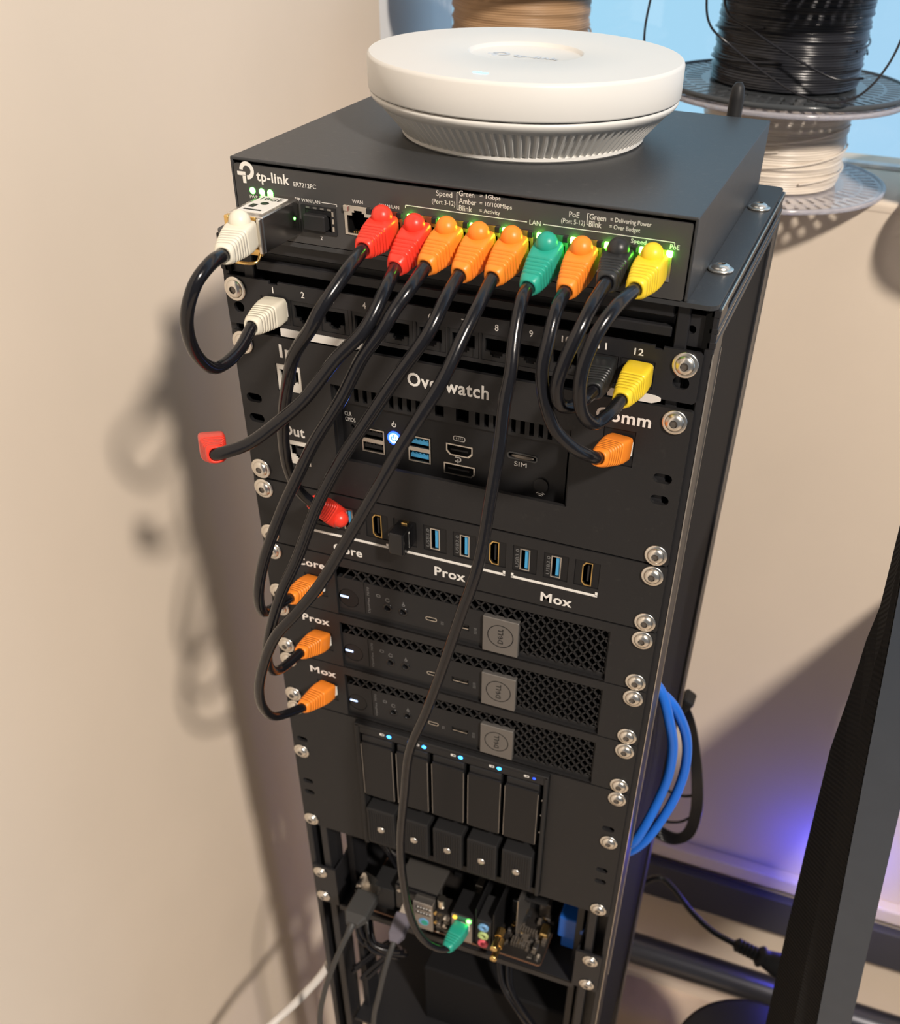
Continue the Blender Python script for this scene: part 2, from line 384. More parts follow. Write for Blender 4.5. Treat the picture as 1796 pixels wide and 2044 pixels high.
# ------------------------------------------------------------------ router on top of the rack
RX0, RX1, RY0, RY1, RZ0, RZ1 = -110.6, 115.4, -2, 199, 139.4, 174.6
rt = thing('router', 'charcoal metal router lying on top of the rack, its front full of coloured plugs', 'router', (2.4, 98, RZ0))
b = B()
t = 1.4
b.box(RX0, RX1, RY0+1.2, RY1, RZ1-t, RZ1, 'steel', 0.5, 2); b.box(RX0, RX0+t, RY0+1.2, RY1, RZ0, RZ1-t/2, 'steel', 0.3); b.box(RX1-t, RX1, RY0+1.2, RY1, RZ0, RZ1-t/2, 'steel', 0.3)
b.box(RX0, RX1, RY0+3, RY1, RZ0, RZ0+t, 'steel'); b.box(RX0, RX1, RY1-t, RY1, RZ0, RZ1, 'steel')
b.build('housing', rt)
PORTS = [-43.6, -28.0, -10.6, 4.9, 20.4, 36.0, 52.4, 68.0, 83.6, 99.2]
RZC = 153.8
b = B()
b.plate(rrect(RX0+2.0, RX1-2.0, RZ0+0.4, RZ1-2.6, 1.2), [rect(x-7.3, x+7.3, RZC-6.7, RZC+6.7) for x in PORTS] + [rect(-92.5, -75.5, 146, 157.6), rect(-73.4, -56, 145.8, 157.6)], RY0+0.6, 1.4, 'face')
b.build('front_panel', rt)
for x in PORTS:
    b = B(); b.plate(rect(x-7.2, x+7.2, RZC-6.6, RZC+6.6), [rj(x, RZC-0.6, True, 11.6, 10.4)], RY0+0.1, 1.6, 'nickel')
    b.box(x-7, x+7, RY0+9, RY0+10, RZC-6.4, RZC+6.4, 'void'); b.box(x-7, x-6, RY0+1.4, RY0+9, RZC-6, RZC+6, 'void'); b.box(x+6, x+7, RY0+1.4, RY0+9, RZC-6, RZC+6, 'void')
    b.box(x-7, x+7, RY0+1.8, RY0+9, RZC+5.6, RZC+6.4, 'void'); b.box(x-7, x+7, RY0+1.8, RY0+9, RZC-6.4, RZC-5.9, 'void')
    for k in range(8): b.box(x-3.6+k, x-3.3+k, RY0+2, RY0+5, RZC-5.7, RZC-5.3, 'gold')
    j = b.build('network_socket', rt)
    i = PORTS.index(x)
    l = B(); l.box(x-7.4, x-4.6, RY0-0.9, RY0+0.6, RZC+3.9, RZC+6.5, 'lgreen2' if i >= 2 else 'nickel', 0.3); l.build('link_light', j)
    l = B(); l.box(x+4.6, x+7.2, RY0-0.9, RY0+0.6, RZC+3.9, RZC+6.5, 'lgreen2' if i == 9 else 'plas2', 0.3); l.build('power_light', j)
b = B()                                                                           # second optical slot with dust plug
b.plate(rect(-73.6, -55.4, 145.4, 157.8), [rect(-71.6, -58.2, 146.8, 156.2)], RY0, 1.5, 'plas2')
for k in range(4): b.box(-71+k*3.8, -69+k*3.8, RY0-0.3, RY0, 156.6, 157.4, 'nickel')
for k in range(3): b.box(-57.4, -56.4, RY0-0.3, RY0, 147.5+k*3.4, 149.6+k*3.4, 'nickel')
b.box(-71.4, -60, RY0-3.5, RY0+6, 147.2, 154.6, 'plas2', 0.6); b.box(-71.4, -58, RY0, RY0+6, 154, 156, 'plas')
b.build('optical_slot', rt)
for x in (-99.7, -94.7, -90.1):
    b = B(); b.sphere((x, RY0+0.6, 160.7), 1.55, 'lgreen', (1, 0.5, 1)); b.build('status_light', rt)
b = B(); y = RY0+0.55
def arc(bb, cx, cz, r0, r1, a0, a1, y, m, n=28):
    o1 = [(cx + r1*math.cos(math.radians(a0+(a1-a0)*k/n)), cz + r1*math.sin(math.radians(a0+(a1-a0)*k/n))) for k in range(n+1)]
    o2 = [(cx + r0*math.cos(math.radians(a0+(a1-a0)*k/n)), cz + r0*math.sin(math.radians(a0+(a1-a0)*k/n))) for k in range(n, -1, -1)]
    bb.plate(o1 + o2, [], y, 0.1, m)
arc(b, -101.6, 169.4, 2.1, 3.9, 178, -92, y-0.08, 'ink')
b.box(-106.9, -102.5, y-0.1, y, 167.0, 168.7, 'ink'); b.box(-104.2, -102.5, y-0.1, y, 163.7, 167.2, 'ink'); b.box(-101.75, -101.0, y-0.1, y, 165.5, 167.3, 'ink')
b.text('tp-link', -96.6, -78.9, 165.6, y, 'ink', bold=0.025)
b.text('ER7212PC', -76.8, -64.9, 165.3, y, 'ink', bold=0.008)
b.text('SFP WAN/LAN', -77.0, -63.4, 158.9, y, 'ink'); b.box(-62.6, -54.6, y-0.1, y, 159.6, 159.85, 'ink'); b.box(-54.85, -54.6, y-0.1, y, 158.7, 159.85, 'ink')
b.text('PWR', -101.5, -97, 157.2, y, 'ink'); b.text('1', -84, -83.2, 143.0, y, 'ink'); b.text('2', -64.8, -63.6, 142.6, y, 'ink')
b.text('WAN', -46.4, -40.9, 161.5, y, 'ink'); b.text('WAN/LAN', -32.2, -22.4, 161.5, y, 'ink')
b.box(-19.4, 39.8, y-0.1, y, 163.6, 163.9, 'ink'); b.box(-19.4, -19.1, y-0.1, y, 162.5, 163.9, 'ink'); b.text('LAN', 41.0, 46.2, 162.9, y, 'ink')
b.box(47.4, 106.8, y-0.1, y, 163.6, 163.9, 'ink'); b.box(106.5, 106.8, y-0.1, y, 162.5, 163.9, 'ink')
b.text('Speed', -3.8, 4.0, 168.9, y, 'ink', h=3.0); b.text('(Port 3-12)', -5.9, 5.4, 165.6, y, 'ink', h=2.6)
for tx, x0, x1, z in (('Green', 7.3, 14.6, 170.8), ('Amber', 7.3, 15.6, 167.7), ('Blink', 7.3, 13.6, 164.7), ('= 1Gbps', 17.2, 27.0, 170.6), ('= 10/100Mbps', 17.2, 32.5, 167.5), ('= Activity', 17.2, 27.0, 164.5)):
    b.text(tx, x0, x1, z, y, 'ink', h=2.3)
b.box(6.1, 6.35, y-0.1, y, 165.0, 172.3, 'ink'); b.box(6.1, 7.0, y-0.1, y, 172.05, 172.3, 'ink'); b.box(6.1, 7.0, y-0.1, y, 165.0, 165.25, 'ink')
b.text('PoE', 59.0, 63.6, 168.4, y, 'ink', h=2.2); b.text('(Port 5-12)', 55.6, 66.3, 164.9, y, 'ink', h=2.6)
for tx, x0, x1, z in (('Green', 68.2, 75.6, 168.4), ('Blink', 68.2, 73.8, 165.5), ('= Delivering Power', 77.6, 95.6, 168.1), ('= Over Budget', 77.4, 91.0, 165.2)):
    b.text(tx, x0, x1, z, y, 'ink', h=2.4)
b.box(67.1, 67.35, y-0.1, y, 166.0, 170.8, 'ink'); b.box(67.1, 68.0, y-0.1, y, 170.55, 170.8, 'ink'); b.box(67.1, 68.0, y-0.1, y, 166.0, 166.25, 'ink')
b.text('Speed', 87.5, 94.3, 160.7, y, 'ink', h=2.3); b.text('PoE', 104.8, 109.0, 160.9, y, 'ink', h=2.0)
b.build('lettering', rt)

# ------------------------------------------------------------------ optical adapter in the router's first slot
sf = thing('optical_adapter', 'shiny metal network adapter sticking out of the router with a white plug in it', 'adapter', (-84, -20, 144.5))
b = B(); b.box(-93.5, -74.8, -35, 3, 144.4, 160.2, 'chrome', 0.5); b.build('housing', sf)
b = B(); b.box(-91, -78, -30, -6, 160.2, 160.5, 'paper'); b.box(-89, -80, -28, -26.5, 160.5, 160.6, 'plas'); b.box(-89, -86, -24, -19, 160.5, 160.6, 'plas'); b.cyl((-84, -17, 160.45), (0, 0, 1), 2, 0.2, 'plas')
b.text('10GE', 0, 11, 0, 0, 'plas', fn=lambda p, q, d: Vector((-89.5 + p, -12 + q, 160.65)))
b.build('sticker', sf)['label'] = 'white printed sticker'
b = B(); b.box(-93, -75.6, -37, -35, 143.6, 146.5, 'gold', 0.3); b.box(-93, -90.5, -38.5, -35, 144.5, 160, 'gold', 0.4); b.box(-77, -75, -37.5, -35, 144.5, 160, 'nickel', 0.4); b.box(-92, -78, -36, -35, 158, 160, 'gold', 0.3)
b.tube([(-92, -36, 145), (-92, -41, 142), (-84, -43, 141.5), (-77, -41, 142), (-77, -36, 145)], 0.7, 'gold', 8, 4)
b.build('latch', sf)['label'] = 'gold latch'
b = B(); b.sphere((-74.7, -7, 152.5), 0.7, 'lgreen', (0.4, 1, 1)); b.build('status_light', sf)

# ------------------------------------------------------------------ access point
ap = thing('wireless_access_point', 'round white wireless access point resting on top of the router', 'access point', (-0.5, 107.5, RZ1))
def AP(z): return (-0.5, 107.5, z)
b = B()
b.lathe(AP(RZ1), (0, 0, 1), [(78.6, 20.6), (79.4, 20.8), (79.7, 21.5), (79.7, 34.6), (79.2, 35.7), (78.4, 36.3)], 'apside', 160)
b.lathe(AP(RZ1), (0, 0, 1), [(78.4, 36.3), (60, 36.6), (29.5, 36.7), (28.8, 36.5), (28.0, 35.2), (27.4, 34.8), (0, 34.8)], 'apside', 160)
b.build('cover', ap)
b = B()
b.lathe(AP(RZ1), (0, 0, 1), [(78.2, 20.2), (79.0, 19.6), (79.0, 18.6), (78.3, 17.4), (76.5, 15.8), (76.2, 15.6)], 'apside', 160)
def rib(r, h, k, j): return r if h > 14.8 or h < 2.4 else r - (1.5 if (k//2) % 2 else 0)
pr_ = [(76.2, 15.6), (75.2, 14.9), (74.6, 14.4), (70, 9.5), (65, 4.2), (63.4, 2.6), (63.2, 2.2), (63.2, 0.9), (62.2, 0.05), (0, 0.05)]
b.lathe(AP(RZ1), (0, 0, 1), pr_, 'apside', 440, False, rib)
b.build('base', ap)['label'] = 'ribbed white base'
b = B()
b.lathe(AP(RZ1), (0, 0, 1), [(77.9, 19.0), (77.9, 21.5)], 'socket', 120); b.build('seam', ap)
b = B(); b.cyl((-1, 44, RZ1+36.65), (0, 0, 1), 1.0, 0.25, 'lapblue'); b.box(-4.2, 3.0, 43.2, 44.9, RZ1+36.62, RZ1+36.8, 'lapblue', 0.05); b.build('status_light', ap)
b = B(); fnA = lambda p, q, d: Vector((-6 + p, 102 + q, RZ1+34.95))
b.text('tp-link', 0, 24, 0, 0, 'aplogo', bold=0.03, fn=fnA)
me = fill2d([[(-13 + 4.5*math.cos(a), 106 + 4.5*math.sin(a)) for a in [math.radians(180 - 270*k/24) for k in range(25)]] + [(-13 + 2.5*math.cos(a), 106 + 2.5*math.sin(a)) for a in [math.radians(-90 + 270*k/24) for k in range(25)]]], 0.05)
b.flat(me, 'aplogo', lambda u, v, d: Vector((u, v, RZ1+34.95+d)))
b.box(-19.5, -14, 103, 105, RZ1+34.8, RZ1+34.97, 'aplogo'); b.box(-16, -14, 99, 103.2, RZ1+34.8, RZ1+34.97, 'aplogo')
b.build('logo', ap)['label'] = 'faint grey logo'

# ------------------------------------------------------------------ faceplates of the rack
def outline_panel(z0, z1, x0=-124.5, x1=126.5): return rrect(x0, x1, z0+0.4, z1-0.4, 1.6)
def slot(x, z, w=9.5, h=5.2): return rrect(x-w/2, x+w/2, z-h/2, z+h/2, h/2-0.1)
SX = 118.25

# patch panel
pp = thing('rack_faceplate', 'thin black patch panel with twelve numbered sockets, directly below the router', 'patch panel', (1, 2, 92.6))
NX = [-95.8, -78.8, -61.8, -44.2, -26.2, -8.6, 9.0, 26.4, 43.9, 61.4, 79.2, 96.8]
b = B()
ow = [rect(x-8.3, x+8.3, 96.4, 109.6) for x in NX]
b.plate([(-124.5, 98.5), (-124.5, 116), (-123, 117.6), (-98, 117.6), (-98, 116.2), (-93, 116.2), (-93, 117.6), (104, 117.6), (104, 116.2), (108, 116.2), (108, 117.6), (125, 117.6), (126.5, 116), (126.5, 94), (125, 92.6), (106, 92.6), (106, 94.4), (-107, 94.4), (-107, 92.6), (-124.5, 92.6)],
        ow + [slot(-117.6, 101.6, 6, 5.6), slot(118.2, 102, 8, 6)], 0, 1.6, 'steel2')
b.box(-106, 106, 1.5, 14, 109.8, 111, 'plas'); b.box(-106, 106, 1.5, 14, 94.6, 95.6, 'plas')
b.build('faceplate', pp)
for i, x in enumerate(NX):
    b = B(); b.plate(rect(x-8.0, x+8.0, 96.5, 109.5), [rj(x, 103, False, 12, 9)], 0.3, 1.8, 'plas2'); b.box(x-7.6, x+7.6, 11, 12, 97, 109, 'void')
    for k in range(8): b.box(x-3.6+k, x-3.3+k, 3, 6, 106.4, 106.8, 'gold')
    b.box(x-8.2, x-7.5, -0.2, 1.2, 96.4, 109.6, 'plas'); b.box(x+5.2, x+5.5, -0.1, 1, 97, 101, 'plas'); b.build('network_socket', pp)
b = B()
for i, x in enumerate(NX):
    t = str(i+1); wd = 1.9 if len(t) == 1 else 4.4
    b.text(t, x-wd/2+(0.5 if t == '1' else 0), None if t == '1' else x+wd/2, 111.9, 0, 'ink', h=3.2, bold=0.012)
b.build('number', pp)['label'] = 'white printed numbers 1 to 12'
for x0, x1 in ((-94, -46), (84, 110)):
    b = B(); b.plate([(x0, 90.0), (x1-4, 90.0), (x1, 91.6), (x1, 93.2), (x1-3, 94.0), (x0, 94.0)], [], -0.5, 1.2, 'paper'); b.build('label_strip', pp)['label'] = 'white paper strip'
screws(pp, [(-SX, 111.1), (SX+0.8, 111.1)])

# mini computer panel (two units)
op = thing('rack_faceplate', 'large black plate with white words In, Out and Comm around the small computer', 'faceplate', (1, 2, 0.6))
b = B(); Z0 = 0.6
b.plate(outline_panel(0.4, 89.2), [rect(-67.4, 68.2, 23.8, 68), rect(-100, -85, 58.4, 74), rect(-99.4, -84.4, 14, 29.4), rect(84, 100.4, 54, 73.4), slot(-116.3, 51), slot(-116.3, 38.8), slot(116.6, 51.4), slot(116.6, 39.2)], 0, 2.6, 'print')
for x0, x1, z0, z1 in ((-67.4, -66.2, 23.8, 68), (67, 68.2, 23.8, 68), (-67.4, 68.2, 66.8, 68)): b.box(x0, x1, 2, 9, z0, z1, 'print')
b.build('plate', op)
for a in (('In', -96.4, -87.8, 77.8, 7.2), ('Out', -100.5, -86.4, 32.2, 6.4), ('Overwatch', -21.8, 23.2, 75.6, 7.4), ('Comm', 79.4, 107, 76.8, 6.6)):
    b = B(); b.text(a[0], a[1], a[2], a[3], 0, 'ink', bold=0.024, h=a[4]); b.build('lettering', op)['label'] = 'raised white word ' + a[0]
for x0, x1, z0, z1, m in ((-100, -85, 58.4, 74, 'pale'), (-99.4, -84.4, 14, 29.4, 'pale'), (84, 100.4, 54, 73.4, 'plas')):
    cx, cz = (x0+x1)/2, (z0+z1)/2
    b = B(); b.plate(rect(x0+0.3, x1-0.3, z0+0.3, z1-0.3), [rj(cx, cz, False, 11.4, 9.2)], 0.5, 2, m); b.box(x0+1, x1-1, 8, 9, z0+1, z1-1, m)
    b.box(cx-2.5, cx+2.5, 3, 6, cz-3, cz+1.5, 'plas2' if m == 'pale' else 'void'); b.build('keystone_socket', op)
screws(op, [(-SX, 82.55), (SX, 82.55), (-SX, 6.6), (SX+1.2, 6.6)])
nu = thing('mini_computer', 'small black computer set into the plate marked Overwatch, blue power light on', 'computer', (0, 60, 20))
b = B(); NY = 8
vents = []
for k in range(9): vents.append(rect(-57 + k*5.2, -54.4 + k*5.2, 57.2, 64.6))
for k in range(9): vents.append(rect(13.5 + k*5.0, 16 + k*5.0, 57.2, 64.6))
vents += [rect(-9.4, -4.4, 58, 64), rect(2.6, 9.8, 57.6, 64.4)]
b.plate(rrect(-69, 65.5, 55.5, 66.6, 0.8), vents, NY-1.5, 2.5, 'plas2')
b.plate(rrect(-69, 64.5, 19.6, 55.3, 0.8), [rect(-54.6, -40.4, 27.6, 42.4), rect(-26.2, -12.6, 27.6, 43.4), circ(-60.0, 41.2, 1.1, 12), rect(32, 48, 42.4, 44.6)], NY, 2, 'plas')
b.box(-69, 64.5, 18, 110, 20, 66, 'void'); b.box(-67, 67, 2.7, 8, 17.0, 18.2, 'plas'); b.build('housing', nu)
def usbA(x0, x1, z0, z1, tongue):
    b = B(); b.plate(rect(x0, x1, z0, z1), [rect(x0+0.7, x1-0.7, z0+0.7, (z0+z1)/2-1.2), rect(x0+0.7, x1-0.7, (z0+z1)/2+1.2, z1-0.7)], NY-0.7, 1.2, 'nickel')
    for zc in (z0 + 2.6, (z0+z1)/2 + 3.2):
        b.box(x0+1.2, x1-1.2, NY, NY+8, zc-0.2, zc+1.9, tongue)
        for k in range(5): b.box(x0+2+k*2.2, x0+2.9+k*2.2, NY-0.2, NY, zc+2.2, zc+2.8, tongue)
    b.box(x0+0.5, x1-0.5, NY+9, NY+10, z0, z1, 'void'); b.build('usb_socket', nu)
usbA(-54.4, -40.6, 27.8, 42.2, 'plas'); usbA(-26.0, -12.8, 27.8, 43.2, 'usbblue')
def hd(x0, x1, z0, z1, c=2.2):
    return [(x0+c, z0), (x1-c, z0), (x1, z0+c), (x1, z1), (x0, z1), (x0, z0+c)]
def ring(b, outer, inner, y, th, m): b.plate(outer, [inner], y, th, m)
b = B(); ring(b, hd(-3.6, 11.8, 36.2, 43.0), hd(-2.9, 11.1, 36.9, 42.3), NY-0.5, 0.7, 'nickel'); b.box(-2.8, 11, NY-0.1, NY, 36.9, 42.2, 'void'); b.box(-1, 9.2, NY-0.4, NY, 39.2, 40.2, 'plas2'); b.build('hdmi_socket', nu)
b = B(); ring(b, [(-5, 24.4), (11, 24.4), (13.2, 26.4), (13.2, 31.2), (-5, 31.2)], [(-4.3, 25.1), (10.7, 25.1), (12.5, 26.7), (12.5, 30.5), (-4.3, 30.5)], NY-0.5, 0.7, 'nickel'); b.box(-4.2, 12.4, NY-0.1, NY, 25.2, 30.4, 'void'); b.box(-2.5, 10, NY-0.4, NY, 27.6, 28.6, 'plas2'); b.build('display_socket', nu)
b = B(); b.cyl((-34.6, NY+0.3, 39.2), (0, -1, 0), 4.0, 0.9, 'lring', 32); b.cyl((-34.6, NY-0.6, 39.2), (0, -1, 0), 2.9, 0.2, 'lpower', 32)
arc(b, -34.6, 39.2, 1.1, 1.7, -230, 50, NY-0.9, 'lring'); b.box(-34.9, -34.3, NY-0.9, NY-0.8, 39.2, 41.6, 'lring'); b.build('power_button', nu)['label'] = 'power button glowing blue'
b = B(); ring(b, rrect(31.4, 48.6, 41.4, 45.4, 1.9), rrect(32.2, 47.8, 42.1, 44.7, 1.2), NY-0.5, 0.6, 'grey'); b.sphere((40, NY+0.8, 42.9), 1.7, 'chip', (3.9, 0.9, 0.8)); b.build('sim_slot', nu)
b = B(); b.cyl((51.4, NY, 29.0), (0, -1, 0), 4.1, 1.0, 'plas2', 32); b.build('antenna_cap', nu)
b = B(); y = NY
b.text('CLR', -64.4, -60.2, 47.2, y, 'ink', h=2.4); b.text('CMOS', -64.2, -58.0, 43.9, y, 'ink', h=2.4); b.text('SIM', 35.6, 42.6, 37.4, y, 'ink', h=2.7)
arc(b, -34.6, 47.0, 1.0, 1.35, -230, 50, y-0.1, 'ink'); b.box(-34.8, -34.4, y-0.1, y, 47.0, 49, 'ink')
ring(b, rrect(0.4, 7.4, 45.0, 48.0, 1.2), rrect(0.8, 7.0, 45.4, 47.6, 0.9), y-0.1, 0.1, 'ink')
for k in range(4): b.box(2.1+k*1.1, 2.5+k*1.1, y-0.1, y, 46.1, 47.1, 'ink')
arc(b, 3.6, 34.0, 0.9, 1.6, -90, 90, y-0.1, 'ink'); b.box(1.4, 3.6, y-0.1, y, 34.9, 35.6, 'ink'); b.box(1.4, 3.2, y-0.1, y, 32.4, 33.1, 'ink'); b.box(2.8, 3.5, y-0.1, y, 31.8, 34.2, 'ink')
for r in (1.2, 2.2, 3.2): arc(b, 51.2, 21.5, r-0.25, r+0.15, 45, 135, y-0.1, 'ink')
b.build('lettering', nu)

# socket panel (one unit)
up = thing('rack_faceplate', 'narrow black plate with a row of USB and video sockets above the three desktops', 'faceplate', (1, 2, -44))
USB = [-63.2, -7.8, 10.5, 46.9, 65.2]; HDM = [-44.6, 28.5, 83.2]; OTH = [-81.0, -26.6]; ZC = -15.6
b = B(); b.plate(outline_panel(-44.2, 0), [rect(x-7.2, x+7.2, ZC-8.4, ZC+8.4) for x in USB+HDM+OTH], 0, 2.6, 'print'); b.build('plate', up)
for x in USB:
    b = B(); b.plate(rect(x-7, x+7, ZC-8.2, ZC+8.2), [rect(x-2.7, x+2.7, ZC-6.8, ZC+6.8)], 0.5, 2, 'plas'); b.plate(rect(x-2.9, x+2.9, ZC-7, ZC+7), [rect(x-2.3, x+2.3, ZC-6.4, ZC+6.4)], 0.2, 1, 'nickel')
    b.box(x-0.2, x+1.9, 1.0, 8, ZC-5.9, ZC+5.9, 'usbblue'); b.box(x-2.6, x+2.6, 8, 9, ZC-6.6, ZC+6.6, 'void')
    b.text('USB3.0', 0, 12, 0, 0, 'inkdim', h=2.0, rot=PI/2, fn=lambda p, q, d, x=x: Vector((x-3.6+p, 0.4, ZC-6+q)))
    b.build('usb_socket', up)
def hv(x, r=0): 
    w, h, c = 2.9-r, 7.6-r, 1.7
    return [(x+w, ZC-h), (x+w, ZC+h), (x-w+c, ZC+h), (x-w, ZC+h-2.2), (x-w, ZC-h+2.2), (x-w+c, ZC-h)]
for x in HDM:
    b = B(); b.plate(rect(x-7, x+7, ZC-8.2, ZC+8.2), [hv(x, 0.1)], 0.5, 2, 'plas'); b.plate(hv(x), [hv(x, 0.55)], 0.2, 1, 'gold'); b.box(x-0.1, x+0.9, 1.2, 8, ZC-5.2, ZC+5.2, 'plas2'); b.box(x-2.6, x+2.6, 8, 9, ZC-7, ZC+7, 'void')
    b.build('hdmi_socket', up)
for x in OTH:
    b = B(); b.plate(rect(x-7, x+7, ZC-8.2, ZC+8.2), [rect(x-5, x+5, ZC-6, ZC+6)], 0.5, 2, 'plas'); b.box(x-6, x+6, 8, 9, ZC-7, ZC+7, 'void'); b.build('keystone_socket', up)
b = B()
for x0, x1 in ((-88.5, -37.6), (-27.8, 35.6), (39.2, 90.4)):
    b.box(x0, x1, -0.35, 0.1, -29.2, -27.7, 'ink', 0.1); b.box(x0, x0+1.4, -0.35, 0.1, -28.4, -26.0, 'ink', 0.1); b.box(x1-1.4, x1, -0.35, 0.1, -28.4, -26.0, 'ink', 0.1)
b.text('Core', -74.8, -55.6, -40.6, 0, 'ink', bold=0.024, h=6.0); b.text('Prox', -8.4, 11.2, -40.4, 0, 'ink', bold=0.024, h=6.4); b.text('Mox', 57.6, 76.4, -40.6, 0, 'ink', bold=0.024, h=6.4)
b.build('lettering', up)['label'] = 'white words Core, Prox, Mox under white brackets'
screws(up, [(-SX, -6.6), (SX+1, -6.6), (-SX, -38.1), (SX+1, -38.1)])
dg = thing('usb_dongle', 'small glossy black USB dongle plugged into the row of sockets, white mark on its side', 'dongle', (-26, -8, -22))
b = B(); b.box(-31.5, -21.6, -13, 2.5, ZC-7.8, ZC+6.6, 'gloss', 1.2, 3); b.box(-28, -24.4, -2, 3, ZC+5.6, ZC+7.6, 'gold', 0.3)
b.build('body', dg)
b = B(); b.text('Qualcomm', 0, 9, 0, 0, 'ink', h=1.5, fn=lambda p, q, d: Vector((-21.5, -6 + q*0.9 - 0.5, ZC-5.5+p))); b.cyl((-21.6, -5.4, ZC+4.4), (1, 0, 0), 0.8, 0.1, 'ink', 16); b.build('marking', dg)['label'] = 'tiny white marking'

# three identical small desktops and the plates that carry them
D_GROUP = 'slim desktops stacked in the middle of the rack'
def lattice(b, x0, x1, z0, z1, y, pitch, rise, wd, m):
    sl = rise/pitch                                                   # slope of the diagonal bars
    for s in (1, -1):
        k = -60
        while k < 80:
            # line z = z0 + s*sl*(x - x0) + k*rise
            pts = []
            c = z0 + k*rise
            for xx in (x0, x1):
                zz = c + s*sl*(xx-x0)
                if z0 <= zz <= z1: pts.append((xx, zz))
            for zz in (z0, z1):
                xx = x0 + (zz-c)/(s*sl)
                if x0 < xx < x1: pts.append((xx, zz))
            k += 1
            if len(pts) < 2: continue
            p, q = pts[0], pts[1]; L = math.hypot(q[0]-p[0], q[1]-p[1])
            if L < 0.8: continue
            nx, nz = -(q[1]-p[1])/L*wd/2, (q[0]-p[0])/L*wd/2
            vs = [Vector((p[0]+nx, yy, p[1]+nz)) for yy in (y, y+1.2)] + [Vector((p[0]-nx, yy, p[1]-nz)) for yy in (y, y+1.2)] + \
                 [Vector((q[0]+nx, yy, q[1]+nz)) for yy in (y, y+1.2)] + [Vector((q[0]-nx, yy, q[1]-nz)) for yy in (y, y+1.2)]
            b.add(vs, [(0, 2, 6, 4), (1, 5, 7, 3), (0, 4, 5, 1), (2, 3, 7, 6)], m)
def desktop(zt, label):
    d = thing('desktop_computer', label, 'computer', (12, 90, zt-87.5+51.6), D_GROUP)
    o = zt                                                            # everything is given for the first one (top at -51.6) and shifted by zt + 51.6
    q = zt + 51.6
    x0, x1, y = -75.6, 100.2, 2.2
    b = B()
    b.box(x0, x1, y, y+4, -89+q+0.8, -84.2+q, 'plas2', 0.4); b.box(x0+4, x1, y, y+4, -52.4+q, -51.2+q, 'plas2')   # lower and upper lips
    b.box(x0, x0+0.9, y-0.6, y+4, -87+q, -61+q, 'plas2'); b.box(x1-1.2, x1, y, y+4, -87+q, -52+q, 'plas2')
    b.box(x0, x1, 18, 170, -87.4+q, -52+q, 'void')
    b.build('case', d)
    b = B(); lattice(b, -71.5, 46.5, -59.9+q, -51.6+q, y-0.9, 6.8, 8.3, 0.95, 'plas2'); lattice(b, 46.5, 99, -84.2+q, -51.6+q, y-0.9, 6.0, 7.4, 0.95, 'plas2')
    b.box(-71.5, 46.5, y+6, y+7, -60+q, -52+q, 'void'); b.build('grille', d)
    b = B(); Zr = -75.4 + q
    b.plate(rrect(x0+0.9, 22.8, -84.2+q, -60.2+q, 0.8), [circ(-68.4, Zr, 7.0, 32), circ(-41.4, Zr, 2.0, 20), circ(-30.8, Zr, 2.0, 20), rrect(-15.4, -8.2, Zr-1.2, Zr+1.2, 1.1), rect(1.6, 13.2, Zr-2.4, Zr+2.2)], y-0.6, 2.2, 'plas2')
    b.box(x0+1, 22.8, y-0.4, y+3, -61.0+q, -60.2+q, 'plas2'); b.box(-57.2, -56.9, y-0.7, y, -84+q, -60.6+q, 'void')
    b.box(-46, 22, y+5, y+6, -84+q, -61+q, 'void')
    b.build('control_panel', d)
    b = B(); b.cyl((-68.4, y+1, Zr), (0, -1, 0), 6.6, 1.4, 'plas', 40); b.box(-74.2, -68.6, y-0.8, y-0.3, Zr-0.1, Zr+1.4, 'lwhite', 0.2); b.build('power_button', d)['label'] = 'round power button with pale blue light bar'
    for x in (-41.4, -30.8):
        b = B(); b.lathe((x, y-0.5, Zr), (0, -1, 0), [(3.2, 0), (3.0, 0.5), (2.2, 0.6), (1.9, 0.0), (1.7, -4)], 'gloss', 28); b.cyl((x, y+2, Zr), (0, 1, 0), 1.9, 1, 'nickel', 16); b.build('audio_socket', d)
    b = B(); ring(b, rrect(-15.6, -8.0, Zr-1.4, Zr+1.4, 1.35), rrect(-15.1, -8.5, Zr-0.9, Zr+0.9, 0.85), y-0.8, 0.5, 'nickel'); b.box(-14.4, -9.2, y-0.2, y+3, Zr-0.4, Zr+0.2, 'plas2'); b.build('usb_c_socket', d)
    b = B(); b.box(2.2, 12.6, y-0.2, y+5, Zr-1.5, Zr-0.9, 'nickel'); b.box(2.6, 12.2, y+0.2, y+5, Zr+0.2, Zr+1.4, 'plas'); b.build('usb_socket', d)
    b = B(); b.box(22.8, 45.6, y-3.0, y+1, -87.2+q, -61.0+q, 'logo', 0.4)
    b.build('logo_tile', d)
    tl = d.children[-1]; tl['label'] = 'square grey metal logo tile'
    b = B(); yy = y-3.05; cz = -73.6+q; ring(b, circ(34.4, cz, 8.4, 48), circ(34.4, cz, 7.8, 48), yy, 0.1, 'plas')
    b.text('D', 0, 2.9, 0, 0, 'plas', bold=0.02, h=3.4, fn=lambda p, qq, dd: Vector((36.2-qq, yy-0.05, cz-5.6+p)))
    b.text('E', 0, 2.2, 0, 0, 'plas', bold=0.02, h=2.9, rot=0.55, fn=lambda p, qq, dd: Vector((36.2-qq, yy-0.05, cz-0.9+p)))
    b.text('LL', 0, 4.6, 0, 0, 'plas', bold=0.02, h=3.4, fn=lambda p, qq, dd: Vector((36.2-qq, yy-0.05, cz+1.3+p)))
    b.build('lettering', tl)
    b = B(); yy = y-0.62
